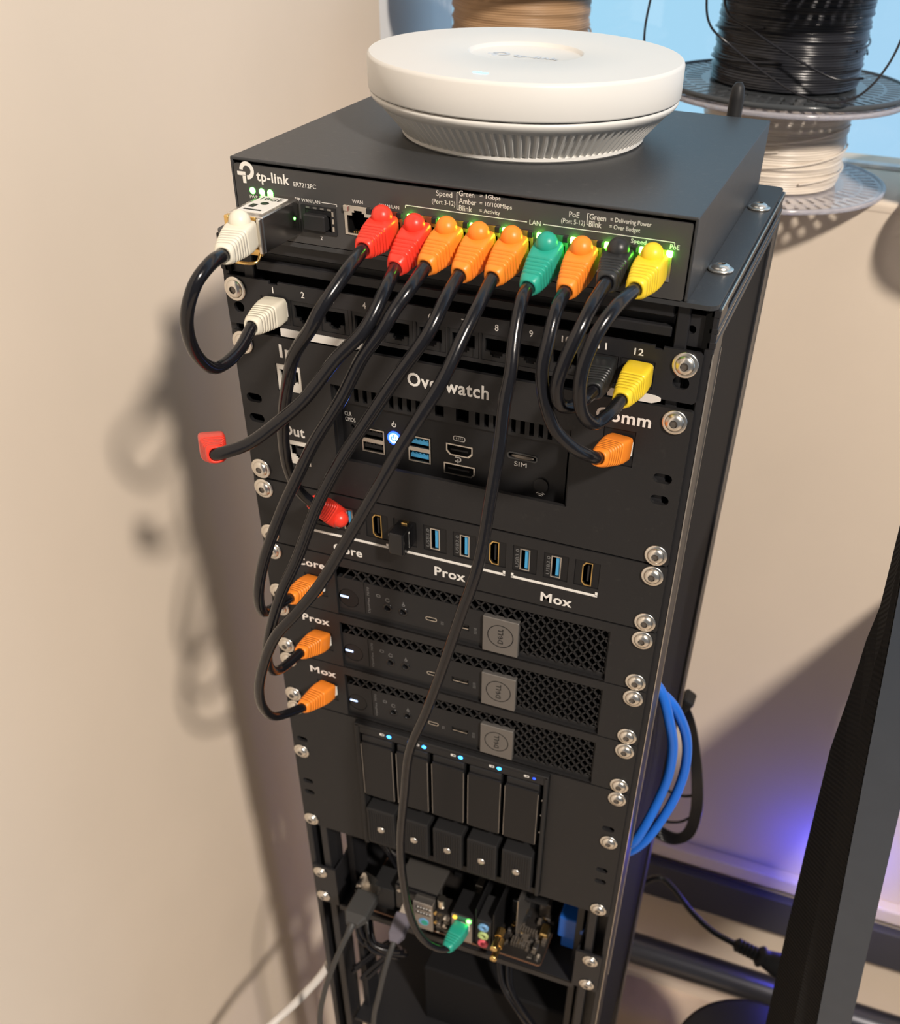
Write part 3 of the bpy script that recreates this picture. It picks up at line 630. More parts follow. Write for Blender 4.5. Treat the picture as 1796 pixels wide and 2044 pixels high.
    b.text('OptiPlex 7070', 0, 20, 0, 0, 'inkdim', h=1.9, fn=lambda p, qq, dd: Vector((-53.2-qq, yy-0.05, -83+q+p)))
    ring(b, rrect(-48.8, -46.0, -68.8+q, -66.6+q, 0.6), rrect(-48.4, -46.4, -68.4+q, -67+q, 0.4), yy, 0.08, 'inkdim')
    arc(b, -41.2, -69.4+q, 1.1, 1.5, 20, 340, yy, 'inkdim'); arc(b, -30.4, -70.2+q, 0.6, 1.0, 0, 359, yy, 'inkdim'); b.box(-30.6, -30.2, yy-0.05, yy, -70+q, -67.8+q, 'inkdim')
    b.text('SS', 0, 2.6, 0, 0, 'inkdim', h=1.8, fn=lambda p, qq, dd: Vector((-3.6-qq, yy-0.05, Zr-2.5+p))); b.text('SS10', 0, 4.6, 0, 0, 'inkdim', h=1.8, fn=lambda p, qq, dd: Vector((18.2-qq, yy-0.05, Zr-3+p)))
    b.build('lettering', d)
    return d
names = ['Core', 'Prox', 'Mox']
exts = [(-102, -82.4), (-103, -83.2), (-102, -82.4)]
plab = ['black rack plate with the word Core at its left end, topmost of three', 'black rack plate with the word Prox beside its left plug, middle of three',
        'black rack plate with the word Mox beside its left plug, lowest of three']
dlab = ['slim black desktop computer with a meshed front, topmost of the three in the rack', 'slim black desktop computer with a meshed front, between the other two in the rack', 'slim black desktop computer with a meshed front, just above the drive bays']
for k in range(3):
    q = -44.45*k
    r = thing('rack_faceplate', plab[k], 'faceplate', (1, 2, -88.6+q), 'plates around the three desktops')
    b = B(); b.plate(outline_panel(-88.9+q, -44.5+q), [rect(-76, 100.6, -88.0+q, -51.0+q), rect(-97.6, -82.4, -77.6+q, -62.0+q)], 0, 2.6, 'print')
    b.box(-76, 100.6, 0, 3.2, -88.7+q, -87.9+q, 'print'); b.build('plate', r)
    b = B(); b.plate(rect(-97.4, -82.6, -77.4+q, -62.2+q), [rj(-90, -69.8+q, False, 11.4, 9.2)], 0.4, 2, 'plas'); b.box(-97, -83, 8, 9, -77+q, -62.6+q, 'void'); b.build('keystone_socket', r)
    b = B(); b.text(names[k], exts[k][0], exts[k][1], -56.6+q, 0, 'ink', bold=0.024, h=5.6); b.build('lettering', r)['label'] = 'white word ' + names[k]
    screws(r, [(-SX, -50.8+q), (SX+1, -50.8+q), (-SX, -82.5+q), (SX+1, -82.5+q)])
    desktop(-51.6+q, dlab[k])

# drive enclosure and its plate
r = thing('rack_faceplate', 'tall plain black plate framing the five drive bays, with slots at both ends', 'faceplate', (1, 2, -311))
b = B(); b.plate(outline_panel(-311, -178.2), [rect(-70.6, 73, -309.5, -179.2), slot(-116.6, -215.9, 8.5, 4.6), slot(-116.6, -260.6, 8.5, 4.6), slot(-116.6, -273, 8.5, 4.6), slot(116.4, -216, 8.5, 5), slot(116.4, -260.4, 8.5, 5), slot(116.4, -273, 8.5, 5)], 0, 2.2, 'print'); b.build('plate', r)
screws(r, [(-SX, -184.15), (SX+1, -184.15), (-SX, -228.6), (SX, -228.6), (-SX, -304.8), (SX, -304.8)])
ns = thing('drive_enclosure', 'black storage box with five vertical drive bays and small blue lights', 'storage box', (1, 80, -309))
b = B()
b.box(-70.2, -66.4, -3.4, 12, -308.6, -180.2, 'plas2', 0.8, 2); b.box(69.6, 72.6, -3.4, 12, -308.6, -180.2, 'plas2', 0.8, 2); b.box(-70.2, 72.6, -3.4, 12, -182.2, -180.0, 'plas2', 0.5)
b.box(-68, 70.5, -3.0, 10, -189.5, -181.6, 'plas2', 1.6, 3); b.box(-68, 71, 14, 150, -308, -182, 'void'); b.box(-68, 71, -1, 12, -308.6, -303, 'plas')
b.build('housing', ns)
BX = [-65.0 + 27.1*k for k in range(5)]
for k, x in enumerate(BX):
    b = B(); b.box(x, x+23.8, -5.0, 10, -249.5, -195.2, 'plas', 0.7, 2); b.box(x+0.3, x+23.5, -3.6, 8, -195.4, -189.3, 'plas2', 0.8, 2)
    b.box(x-0.25, x+0.15, -5.1, -4.6, -248, -197, 'shield'); b.box(x+23.5, x+23.9, -5.1, -4.6, -248, -197, 'shield')
    t = b.build('drive_tray', ns)
    b = B(); b.box(x+0.2, x+23.2, -6.6, 8, -301, -262.5, 'plas2', 0.9, 2)
    for j in range(11): b.box(x+1.9+j*1.85, x+2.8+j*1.85, -7.2, -6.4, -299, -265, 'plas2', 0.2)
    b.build('latch', t)
    b = B(); b.lathe((x+11.9, -7.0, -283), (0, -1, 0), [(3.0, 0), (2.6, 0.9), (1.2, 1.1), (0, 0.8)], 'nickel', 14); b.box(x+9.2, x+11.4, -7.8, -7.0, -282.5, -280.4, 'shield', 0.3); b.build('badge', t)['label'] = 'small silver badge'
    lx = [-43.6, -17.1, 9.9, 37.9, 62.8][k]
    b = B(); b.sphere((lx, -3.2, -184.4), 1.5 if k < 4 else 1.1, 'lblue' if k < 4 else 'lbluedim', (1.1, 0.5, 0.85)); b.build('status_light', ns)
    b = B(); ring(b, rrect(lx-7.2, lx-3.6, -185.3, -183.3, 0.6), rrect(lx-5.6, lx-4.2, -184.9, -183.7, 0.4), -3.15, 0.1, 'ink'); b.build('icon', ns)
b = B()
for z in (-205, -220, -238): b.sphere((69.2, -1.5, z), 0.9, 'nickel')
b.build('side_contact', ns)

# ------------------------------------------------------------------ patch cables
def boot(parent, P, D, U, m, ball=True, ballup=1, L=27, name='plug'):
    P, D = Vector(P), Vector(D).normalized(); U = Vector(U); X = D.cross(U).normalized(); U = X.cross(D).normalized()
    b = B(); secs = []
    def sec(s, hw, hu, n, du=0):
        q = []
        for k in range(40):
            t = 2*PI*k/40; c, s_ = math.cos(t), math.sin(t)
            q.append(P + D*s + X*(hw*abs(c)**(2/n)*(1 if c >= 0 else -1)) + U*(hu*abs(s_)**(2/n)*(1 if s_ >= 0 else -1) + du))
        return q
    secs += [sec(0, 5.3, 4.8, 7), sec(0.4, 6.1, 5.6, 7), sec(1.2, 6.5, 6.0, 7), sec(8, 6.6, 6.1, 7), sec(12.5, 6.3, 5.9, 6)]
    s = 13.2
    while s < L - 3.4:
        f = (s-12.5)/(L-12.5); n = 6 - 3.4*f; hw = 6.3 - 2.1*f; hu = 5.9 - 1.6*f
        secs += [sec(s, hw, hu, n), sec(s+0.15, hw-0.75, hu-0.75, n), sec(s+0.85, hw-0.8, hu-0.8, n), sec(s+1.0, hw-0.05, hu-0.05, n), sec(s+2.1, hw-0.25, hu-0.2, n)]
        s += 2.25
    secs += [sec(L-0.6, 4.2, 4.2, 2.4), sec(L, 3.9, 3.9, 2.2), sec(L, 3.1, 3.1, 2), sec(L-3, 3.0, 3.0, 2)]
    b.loft(secs, m, True)
    if ball:
        b.sphere(P + D*4.4 + U*(6.3*ballup), 5.0, m)
    else:
        b.sphere(P + D*3.0 + U*(-5.0), 3.1, m, (1.2, 1, 1))
    o = b.build(name, parent); return o
def clearplug(parent, P, D, U):
    P, D = Vector(P), Vector(D).normalized(); X = D.cross(Vector(U)).normalized(); Uu = X.cross(D)
    b = B(); b.loft([[P + D*s + X*x + Uu*u for x, u in ((-5.8, -4), (5.8, -4), (5.8, 3.2), (-5.8, 3.2))] for s in (-8, -0.3)], 'white')
    return b.build('connector', parent)
def cable(name, label, mb, pts, start, end, ballend=False, endU=(0, 0, 1), group='short patch cables hanging in front of the rack'):
    """start/end: (base point, colour, direction or None) of the boots"""
    e0 = Vector(start[0]); t = thing('patch_cable', label, 'cable', tuple(pts[len(pts)//2]), group)
    P = [Vector(p) for p in pts]
    D0 = (P[0] - e0).normalized(); L0 = max(22, min(29, (P[0]-e0).length + 1))
    boot(t, e0, D0, (0, 0, 1), mb, True, 1, L0)
    if end is not None:
        e1 = Vector(end); D1 = (P[-1] - e1).normalized(); L1 = max(22, min(29, (P[-1]-e1).length + 1))
        boot(t, e1, D1, endU, mb, ballend, 1, L1)
        if e1.x > -100: clearplug(t, e1, D1, endU)
        P = [P[0] - D0*6] + P + [P[-1] - D1*6]
    b = B(); b.tube(P, 3.0, 'cable', 14, 5); b.build('cord', t)
    return t
RY = -3.2
cable('white', 'short black cable with white plugs looping out left of the rack', 'b_white',
      [(-78, -64, 152), (-77, -76, 152), (-80, -86, 145), (-87, -86, 129), (-93, -76, 110), (-94, -62, 97), (-91, -46, 99), (-92, -29, 105.5)], ((-83.5, -37, 153.2),), (-94.4, -1, 104.8))
cable('red', 'black cable with red plugs ending in the red plug beside the word Core', 'b_red',
      [(-28.2, -28.0, 150.8), (-25.8, -46.0, 149.3), (-28.8, -58.0, 141.8), (-32.9, -64.0, 134.5), (-37.4, -66.0, 126.3), (-48.5, -64.0, 111.5), (-58.2, -58.0, 90.6), (-66.4, -52.0, 68.1), (-71.2, -46.0, 50.1), (-73.8, -40.0, 34.9), (-73.7, -34.0, 20.8), (-70.7, -28.0, 10.8)], ((-28.0, RY, RZC),), (-70, -3, -12), True, (1, -0.2, -0.35))
cable('red', 'black cable with red plugs whose lower end hangs loose in the air at the left', 'b_red',
      [(-12.6, -28.0, 145.0), (-8.3, -48.0, 142.7), (-12.5, -62.0, 128.9), (-24.2, -68.0, 116.1), (-40.3, -72.0, 95.7), (-55.8, -76.0, 81.2), (-70.2, -80.0, 70.1), (-85.6, -84.0, 63.8)], ((-10.8, RY, RZC),), (-101, -65, 57.5), False, (0.3, -0.3, 1))
cable('orange', 'orange-plugged black cable ending at the small word Core', 'b_orange',
      [(2.2, -28.0, 147.5), (2.6, -44.6, 143.9), (-1.6, -52.8, 136.6), (-5.5, -58.6, 128.8), (-14.5, -62.8, 115.7), (-24.8, -65.8, 95.9), (-38.7, -68.6, 74.0), (-50.2, -70.9, 51.8), (-61.7, -72.8, 28.7), (-74.2, -74.0, -0.9), (-82.3, -72.2, -26.0), (-87.5, -63.8, -45.4), (-89.4, -50.2, -53.3), (-91.5, -28.0, -61.3)], ((4.9, RY, RZC),), (-90, -1, -68.6))
cable('orange', 'orange-plugged black cable ending at the small word Prox', 'b_orange',
      [(18.5, -28.0, 146.3), (18.6, -44.6, 141.3), (15.4, -57.8, 129.5), (3.3, -64.6, 111.2), (-9.7, -68.8, 90.5), (-24.1, -71.8, 67.9), (-38.1, -74.6, 41.1), (-51.1, -77.4, 9.1), (-62.0, -79.4, -13.9), (-72.0, -79.4, -40.4), (-80.6, -75.7, -65.9), (-87.1, -65.5, -87.0), (-90.9, -50.2, -100.7), (-89.7, -29.0, -103.7)], ((20.4, RY, RZC),), (-89.4, -1, -112.6))
cable('orange', 'orange-plugged black cable making the longest loop, down to the small word Mox', 'b_orange',
      [(34.1, -28.0, 147.2), (34.0, -45.3, 140.6), (31.2, -58.3, 129.6), (26.8, -68.0, 115.5), (18.0, -74.8, 98.7), (9.0, -79.3, 82.2), (-3.3, -82.4, 58.6), (-17.8, -84.1, 32.1), (-33.6, -85.9, 3.6), (-49.3, -87.6, -18.8), (-64.3, -88.0, -38.8), (-76.3, -85.9, -63.7), (-86.4, -80.8, -90.5), (-92.8, -71.2, -116.1), (-96.6, -54.1, -139.0), (-93.0, -29.0, -151.4)], ((36.0, RY, RZC),), (-89, -1, -156.6))
cable('green', 'very long green-plugged black cable running down to the circuit board at the bottom', 'b_green',
      [(50.6, -28.0, 145.5), (51.9, -41.5, 143.3), (52.8, -51.0, 132.4), (54.0, -57.5, 120.3), (53.1, -62.0, 107.0), (52.5, -65.0, 88.2), (49.4, -67.0, 60.0), (47.0, -68.5, 37.2), (43.5, -70.0, 17.8), (37.2, -70.0, -4.6), (30.4, -69.0, -29.3), (23.0, -67.0, -55.2), (12.7, -64.0, -89.0), (-1.0, -59.5, -130.0), (-8.0, -55.0, -175.0), (-15.2, -50.5, -233.1), (-16.6, -46.0, -285.3), (-14.1, -41.5, -330.6), (-7.3, -37.0, -359.1), (2.3, -32.2, -372.6), (8.7, -27.0, -377.1)], ((52.4, RY, RZC),), (12, -3, -378))
cable('orange', 'short orange-plugged black cable curving right to the socket under the word Comm', 'b_orange',
      [(67.4, -28.0, 146.3), (68.3, -43.8, 143.2), (68.1, -52.0, 133.1), (67.2, -55.2, 122.0), (69.1, -55.0, 108.4), (73.6, -51.8, 94.3), (80.6, -46.0, 84.1), (86.3, -38.5, 77.3), (89.5, -28.0, 71.2)], ((68.0, RY, RZC),), (93.5, -1, 65.0))
cable('black', 'short cable with black plugs between the orange and the yellow one, to socket 11', 'b_black',
      [(84.8, -28.0, 152.2), (83.5, -43.8, 147.4), (81.2, -53.5, 139.4), (77.4, -57.2, 128.1), (74.6, -57.0, 116.4), (75.6, -53.8, 107.2), (79.4, -48.0, 104.0), (82.8, -40.5, 104.7), (84.0, -30.0, 104.2)], ((83.6, RY, RZC),), (80.4, -1, 103.4))
cable('yellow', 'short yellow-plugged black cable at the right end of the row, to socket 12', 'b_yellow',
      [(97.5, -28.0, 151.4), (94.5, -46.0, 149.9), (90.2, -56.0, 142.4), (86.7, -60.0, 130.7), (85.5, -60.0, 119.6), (86.3, -56.0, 106.7), (90.0, -48.0, 98.2), (94.5, -40.0, 99.5), (97.2, -29.0, 102.6)], ((99.2, RY, RZC),), (98.6, -1, 104.2))

# ------------------------------------------------------------------ motherboard tray at the bottom
tr = thing('equipment_tray', 'black metal tray near the bottom of the rack carrying the bare circuit board', 'tray', (1, 80, -413))
b = B(); b.plateh([(-104, 2), (107, 2), (107, 170), (-104, 170)], [], -413.5, 1.5, 'steel2')
b.box(-104, 107, 2, 3.2, -420, -412.5, 'steel2'); b.build('base', tr)
for x, s in ((-104, -1), (107, 1)):
    b = B()
    me = fill2d([[(2, -412.5), (170, -412.5), (170, -352), (60, -352), (18, -366), (2, -366)]] + [rrect(26+k*13, 31+k*13, -398, -364, 2) for k in range(10)], 1.6)
    b.flat(me, 'steel2', lambda u, v, d, x=x: Vector((x + d, u, v))); b.build('side_wall', tr)
    b = B(); b.plate(rect(*sorted((x - s*1, x + s*20)), -412, -364.5), [], 0, 2, 'steel2'); b.build('ear', tr)
screws(tr, [(-SX+1.2, -372), (-SX+1.2, -404), (SX, -372), (SX, -404.5)])
mb = thing('circuit_board', 'bare computer circuit board with metal ports, lying on the bottom tray', 'circuit board', (0, 70, -402))
b = B(); b.plateh(rrect(-82, 79, -1, 165, 3), [], -401.6, 1.6, 'pcb'); b.box(-81.5, 78.5, -0.6, 164, -400.0, -399.8, 'pcbtop'); b.build('board', mb)
def port(name, x0, x1, y0, y1, z0, z1, m, extra=None, label=None):
    b = B(); b.box(x0, x1, y0, y1, z0, z1, m, 0.4)
    if extra: extra(b)
    o = b.build(name, mb)
    if label: o['label'] = label
    return o
def usbst(b):
    for z in (-371.5, -378): b.box(-28.5, -16, -3.2, -1, z-1.6, z+1.6, 'void'); [b.box(-27.4+k*2.6, -26+k*2.6, -3.5, -3, z+0.4, z+1.3, 'ink') for k in range(5)]
    b.cyl((-22, -3, -389), (0, -1, 0), 4.4, 0.6, 'jblue', 24); b.cyl((-21, -3.6, -389), (0, -1, 0), 3.0, 0.3, 'b_green', 20)
port('usb_port_block', -31, -14, -3, 18, -399.8, -365, 'shield', usbst)
port('shield_plate', -50, -14, 6, 34, -366, -362, 'shield', lambda b: (b.box(-50, -14, 4, 7, -392, -362, 'gloss', 0.3), b.cyl((-46, 3.5, -366), (0, -1, 0), 1.6, 1.4, 'nickel', 16)))
def vid(b):
    b.cyl((-8.5, 4, -369), (0, 0, 1), 3.6, 9, 'nickel', 20); b.cyl((-11.5, -2, -372), (0, -1, 0), 1.3, 2, 'gold', 14); b.cyl((-11.5, -2, -384), (0, -1, 0), 1.3, 2, 'gold', 14)
    for k in range(16): x = -12+random.random()*12; z = -398+random.random()*22; b.box(x, x+2.4, -2.5-random.random()*2, 2, z, z+1.6, 'chip' if k % 3 else 'nickel', 0.2)
port('screw_terminal', -13, 1, 0, 16, -399.8, -374, 'pcbtop', vid)
port('network_port', 2, 20.5, -1, 24, -399.8, -366, 'plas', lambda b: (b.plate(rect(2.4, 20, -399, -366.5), [rj(11.3, -378, True, 12, 10)], -2, 1, 'shield'), b.box(4, 18.6, -1.2, -1, -386, -370, 'void')))
b = B(); b.sphere((5.2, -2.4, -369.6), 1.9, 'lamber', (1, 0.6, 1)); b.build('status_light', mb)['label'] = 'amber light'
b = B(); b.sphere((17.2, -2.4, -369.9), 2.0, 'lgreen', (1, 0.6, 1)); b.build('status_light', mb)['label'] = 'green light'
def aud(b):
    for z, m in ((-371, 'jblue'), (-382, 'jlime'), (-392.5, 'jpink')):
        b.lathe((30, -2, z), (0, -1, 0), [(4.4, 0), (4.4, 1.6), (2.2, 2.0), (2.0, -1), (0, -1)], m, 28)
port('audio_port_block', 24, 36, -2, 24, -399.8, -363, 'plas2', aud)
b = B()                                                                              # upright dividers and bracket
b.box(22, 23, 0, 44, -398, -354, 'plas'); b.box(37, 38, 0, 44, -398, -354, 'plas'); b.box(52, 53, 14, 60, -399, -346, 'shield', 0.2); b.box(53, 70, 50, 52, -399, -350, 'plas2'); b.box(53, 72, 30, 60, -364, -362, 'plas2')
b.cyl((60, 30, -356), (0, -1, 0), 2.2, 1, 'void', 16); b.build('bracket', mb)
for z, yy in ((-378, -6), (-392, -10)):
    b = B(); b.cyl((43.0, 6, z), (0, -1, 0), 3.3, 8, 'gold', 6, smooth=False); b.lathe((43.0, -2, z), (0, -1, 0), [(2.6, 0), (2.6, 10), (2.9, 10.4), (2.9, 12), (1.2, 12), (1.0, 8)], 'gold', 24); b.build('antenna_connector', mb)
    mb.children[-1]['label'] = 'gold threaded antenna connector'
card = B(); card.plateh(rrect(42, 79, -1, 46, 3), [], -399.8, 0.8, 'pcbtop')
for k in range(46):
    x = 44+random.random()*31; yy = 1+random.random()*40; w = 1.5+random.random()*4; l = 1.5+random.random()*5
    card.box(x, min(x+w, 78), yy, yy+l, -399.2, -398+random.random()*4.5, random.choice(['chip', 'chip', 'nickel', 'plas', 'gold', 'shield']), 0.25)
for k in range(7): card.box(53+k*2.2, 54.4+k*2.2, 22, 26, -399, -393, 'chip', 0.2); card.box(50+k*2.2, 51.4+k*2.2, 8, 15, -399, -394, 'chip', 0.2)
card.cyl((74, 4, -399), (0, 0, 1), 2.0, 1.4, 'nickel', 16); card.box(70, 77, 22, 34, -399, -391, 'gold', 1); card.build('wireless_card', mb)['label'] = 'small board crowded with chips'
b = B()
for k in range(60):
    x = -80+random.random()*150; yy = 30+random.random()*110
    if -52 < x < 40 and yy < 50: continue
    b.box(x, x+3+random.random()*8, yy, yy+3+random.random()*10, -399.5, -396+random.random()*16, random.choice(['plas', 'plas2', 'chip', 'shield', 'plas']), 0.4)
b.box(-66, 30, 60, 140, -399.5, -372, 'plas2', 2); b.build('components', mb)
b = B()                                                                              # heap of clear and metal bits above the video plug
b.loft([[Vector((-76+dx, 2+dy, z)) for dx, dy in ((-8*f, -4*f), (8*f, -4*f), (8*f, 9*f), (-8*f, 9*f))] for z, f in ((-388, 1), (-378, 1.0), (-368, 0.75), (-356, 0.15))], 'nickel')
for k in range(26): x = -84+random.random()*15; z = -388+random.random()*24; b.box(x, x+2.2, -4-random.random()*2, 0, z, z+1.8, random.choice(['nickel', 'gloss', 'chip']), 0.3)
b.build('heat_sink', mb)['label'] = 'silver wedge-shaped heat sink'
b = B(); b.box(-72, -52, 4, 26, -399.8, -372, 'plas2', 0.6); b.build('port_block', mb)
bb = tag(B().box(85, 105, 22, 46, -386, -360, 'sata', 1.5, 2).box(88, 102, 24, 40, -401, -384, 'sata', 1.2).box(103, 107, 20, 30, -372, -366, 'sata', 0.8).build('blue_connector', None, (95, 34, -401)), 'dark blue plastic connector at the right end of the bottom tray', 'connector')
hp = thing('video_cable', 'grey cable with a broad flat plug pulled out at the left of the circuit board', 'cable', (-84, -40, -395))
def plugbody(t, P, D, w, h, L, m, metal=9, name='plug', taper=0.55):
    P = Vector(P); D = Vector(D).normalized(); X = D.cross(Vector((0, -1, 0.6))).normalized(); U = X.cross(D)
    def sq(s, a, c): return [P + D*s + X*(a*i) + U*(c*j) for i, j in ((-1, -0.7), (-0.85, -1), (0.85, -1), (1, -0.7), (1, 0.7), (0.85, 1), (-0.85, 1), (-1, 0.7))]
    b = B(); b.loft([sq(0, w*0.92, h*0.92), sq(0.8, w, h), sq(L*0.75, w, h), sq(L*0.8, w*0.9, h*0.9), sq(L, w*taper, h*taper)], m); b.build(name, t)
    b = B(); b.loft([sq(-metal, w*0.72, h*0.5), sq(0.2, w*0.72, h*0.5)], 'nickel'); b.build('connector', t)['label'] = 'bare metal tip'
plugbody(hp, (-69, -8, -370), (0, -1, -0.05), 9.5, 5.5, 30, 'grey')
b = B(); b.tube([(-69, -34, -371), (-70, -43, -377), (-74, -50, -390), (-81, -56, -415), (-91, -60, -456), (-98, -62, -505), (-102, -62, -620)], lambda t: 3.8 - 1.5*min(1, t*5), 'grey', 12, 8); b.build('cord', hp)
up2 = thing('usb_cable', 'thin cable with a greyish purple plug beside the metal port block', 'cable', (-40, -20, -395))
plugbody(up2, (-38, -6, -384), (0.02, -1, -0.35), 6.5, 4.8, 24, 'mauve')
b = B(); b.tube([(-37.5, -27, -391), (-38, -33, -397), (-40, -42, -413), (-45, -48, -448), (-51, -50, -491), (-56, -50, -600)], 2.2, 'grey', 10, 8); b.build('cord', up2)
# cable bundles inside
def bundle(label, pts, n, spread, r, m='cable', name='cable_bundle'):
    t = thing(name, label, 'cables', pts[0])
    for k in range(n):
        o = Vector((math.cos(k*2.4), 0.3*math.sin(k*1.7), math.sin(k*2.4)))*spread
        b = B(); b.tube([Vector(p) + o*(0.4 + 0.6*abs(math.sin(i+k))) for i, p in enumerate(pts)], r, m, 8, 6); b.build('cord', t)
    return t
bundle('bundle of glossy black cables arching down under the first drive bay', [(-92, 30, -318), (-78, 26, -330), (-66, 26, -350), (-60, 30, -372), (-60, 40, -395)], 7, 6, 1.7)
bundle('flat fan of dark cables below the tray at the right', [(34, 50, -425), (36, 40, -452), (44, 20, -478), (66, 10, -500), (90, 10, -540)], 6, 7, 1.6)
bundle('tangle of dark cables below the tray at the left', [(-90, 20, -430), (-78, 0, -455), (-56, 10, -470), (-70, 30, -500), (-96, 10, -530)], 5, 9, 2.0)
ps = thing('power_supply', 'dark perforated power supply box on the lowest level of the rack', 'power supply', (0, 100, -600))
b = B(); b.box(-40, 100, 30, 180, -600, -512, 'side', 2)
b.build('case', ps)
b = B(); 
for k in range(9): b.box(-36+k*15, -26+k*15, 60, 64, -500, -499, 'void', 0.2); b.box(-36+k*15, -26+k*15, 90, 94, -500, -499, 'void', 0.2)
b.build('vent', ps)
sh = tag(B().box(-104, 107, 4, 190, -604, -601, 'steel2').build('rack_shelf', None, (0, 100, -604)), 'plain black shelf under the power supply box', 'shelf')
b = B(); b.tube([(-172, -90, -560), (-153, -60, -541), (-141, -30, -538), (-133, 2, -537), (-133, 30, -536), (-134, 60, -524)], 4, 'cord', 12, 8)
tag(b.build('white_cord', None, (-141, -30, -545)), 'thick pale cord crossing the lower left corner beside the wall', 'cord')

# ------------------------------------------------------------------ things right of the rack
for pts, lb in (([(108, 46, -112), (121, 42, -113), (131, 40, -121), (139, 40, -143), (144, 44, -168), (145, 44, -194), (142, 40, -217), (137, 32, -238), (131, 28, -256), (122, 34, -270)], 'blue network cable bowing out of the rack side, the inner of two'),
               ([(108, 52, -126), (122, 48, -125), (134, 47, -130), (143, 50, -144), (151, 56, -169), (154, 58, -197), (152, 54, -222), (146, 46, -244), (138, 38, -262), (128, 36, -276), (116, 42, -288)], 'blue network cable bowing out of the rack side, the outer of two')):
    b = B(); b.tube(pts, 3.5, 'cblue', 14, 8); tag(b.build('blue_network_cable', None, pts[5]), lb, 'cable', 'blue cables at the right side of the rack')
cb = thing('cable_bundle', 'loops of thin black cable tied behind the right side of the rack', 'cables', (150, 235, -470))
for k in range(5):
    o = k*1.9
    b = B(); b.tube([(124-o, 235, -278), (131-o, 235+k, -292), (142-o, 233, -312), (151-o, 235, -343), (161-o, 236-k, -386), (167-o*1.2, 236, -427), (164-o, 238, -466+o), (148, 240, -487+o*1.9), (129, 240+k, -484+o*1.6), (112, 238, -469+o*2)], 1.45, 'cable', 10, 8); b.build('cord', cb)
b = B(); b.tube([(112, 240, -403), (131, 238, -412), (146, 237, -413), (159, 236, -406)], 1.5, 'cable', 8, 6); b.build('cord', cb)
b = B(); b.tube([(112, 240, -448), (131, 238, -456), (149, 237, -450), (162, 237, -434)], 1.5, 'cable', 8, 6); b.build('cord', cb)
b = B(); b.box(124, 136, 226, 244, -306, -284, 'plas', 3, 2, Matrix.Rotation(0.5, 3, 'Y')); b.build('strap', cb)
pc = thing('mains_cable', 'black power cord with a ribbed moulded plug reaching towards the dark slab', 'power cord', (210, 300, -700))
b = B(); b.tube([(108, 290, -648), (116, 292, -640), (127, 295, -624), (140, 298, -618), (156, 300, -633), (182, 300, -664), (210, 300, -687), (236, 300, -697), (250, 300, -701)], 3.6, 'cable', 12, 8); b.build('cord', pc)
b = B(); D = Vector((1, 0, -0.28)).normalized()
b.lathe((238, 300, -697), D, [(4, 0), (6, 2)] + [v for k in range(5) for v in ((8.5, 4+k*5), (8.5, 6.5+k*5), (5.8, 6.8+k*5), (5.8, 8.6+k*5))] + [(9, 29), (13, 33), (13, 36), (10, 37), (12, 44), (15, 56), (16, 70), (15, 80), (0, 80)], 'plas2', 24); b.build('plug', pc)
sl = thing('monitor', 'tall dark slab-shaped monitor seen edge-on at the right, smooth grey front and black side', 'monitor', (285, 100, -700))
def fx(z): return 236 + (45 - z)*0.128
SLP = [(60, 236), (-17, 238), (-40, 237), (-84, 238), (-126, 238), (-215, 244), (-296, 250), (-421, 260), (-700, 285), (-1120, 322)]   # height, left silhouette
secs = []
for z, xl in SLP[::-1]:
    g = fx(z); xl = min(xl, g-2)
    secs.append([Vector(p) for p in ((g, 0, z), (g-(g-xl)*0.45, 8, z), (xl, 34, z), (xl+3, 48, z), (g-2, 70, z), (g+20, 70, z), (g+20, 0, z))])
b = B(); b.loft(secs, 'slabt'); b.build('back_shell', sl)
b = B()
b.loft([[Vector((fx(z)+0.6, -3, z)), Vector((fx(z)+23, -3, z)), Vector((fx(z)+23, 1, z)), Vector((fx(z)+0.6, 1, z))] for z in (-1120, -700, -312, -181, -74, 60)], 'slabg')
b.build('front_panel', sl)['label'] = 'smooth grey front panel'
dk = thing('shadow_board', 'grey board added out of view at the right to shade the back wall', 'shelf', (460, 300, -229))  # unseen board, added to cast the diagonal shadow on the back wall
b = B(); b.plateh([(353, YB-1), (355, 421), (374, 195), (396, -45), (640, -45), (560, 165), (438, 300), (430, YB-1)], [], -229, 19, 'beam'); b.build('shade_caster', dk)  # outline cut to suit the shadow it throws
for x in (375, 410): b = B(); b.box(x-4, x+4, 330, YB-1, -245, -229, 'beam', 1); b.box(x-4, x+4, YB-8, YB-1, -300, -229, 'beam', 1); b.build('bracket', dk)  # supports of the added board
st = thing('stool', 'round dark seat low at the bottom right, next to the slab', 'stool', (292, 188, -1120))
b = B(); b.lathe((292, 188, -790), (0, 0, 1), [(0, 0), (88, 0), (94, 4), (96, 12), (94, 22), (86, 27), (0, 29)], 'plas', 64); b.build('seat', st)
b = B(); b.cyl((292, 188, -1110), (0, 0, 1), 20, 321, 'tube', 24); b.build('column', st)
b = B(); b.lathe((292, 188, -1120), (0, 0, 1), [(0, 0), (130, 0), (130, 8), (30, 14), (20, 20)], 'plas', 48); b.build('foot', st)
b = B(); b.lathe((92, 218, 60), (0, 0, 1), [(0, 0), (5.5, 0), (5.5, 60), (4.6, 61), (4.2, 120), (3.6, 126), (2, 128.4), (0, 128.8)], 'plas2', 20)
tag(b.build('antenna', None, (92, 218, 60)), 'short black stub antenna rising behind the router', 'antenna')

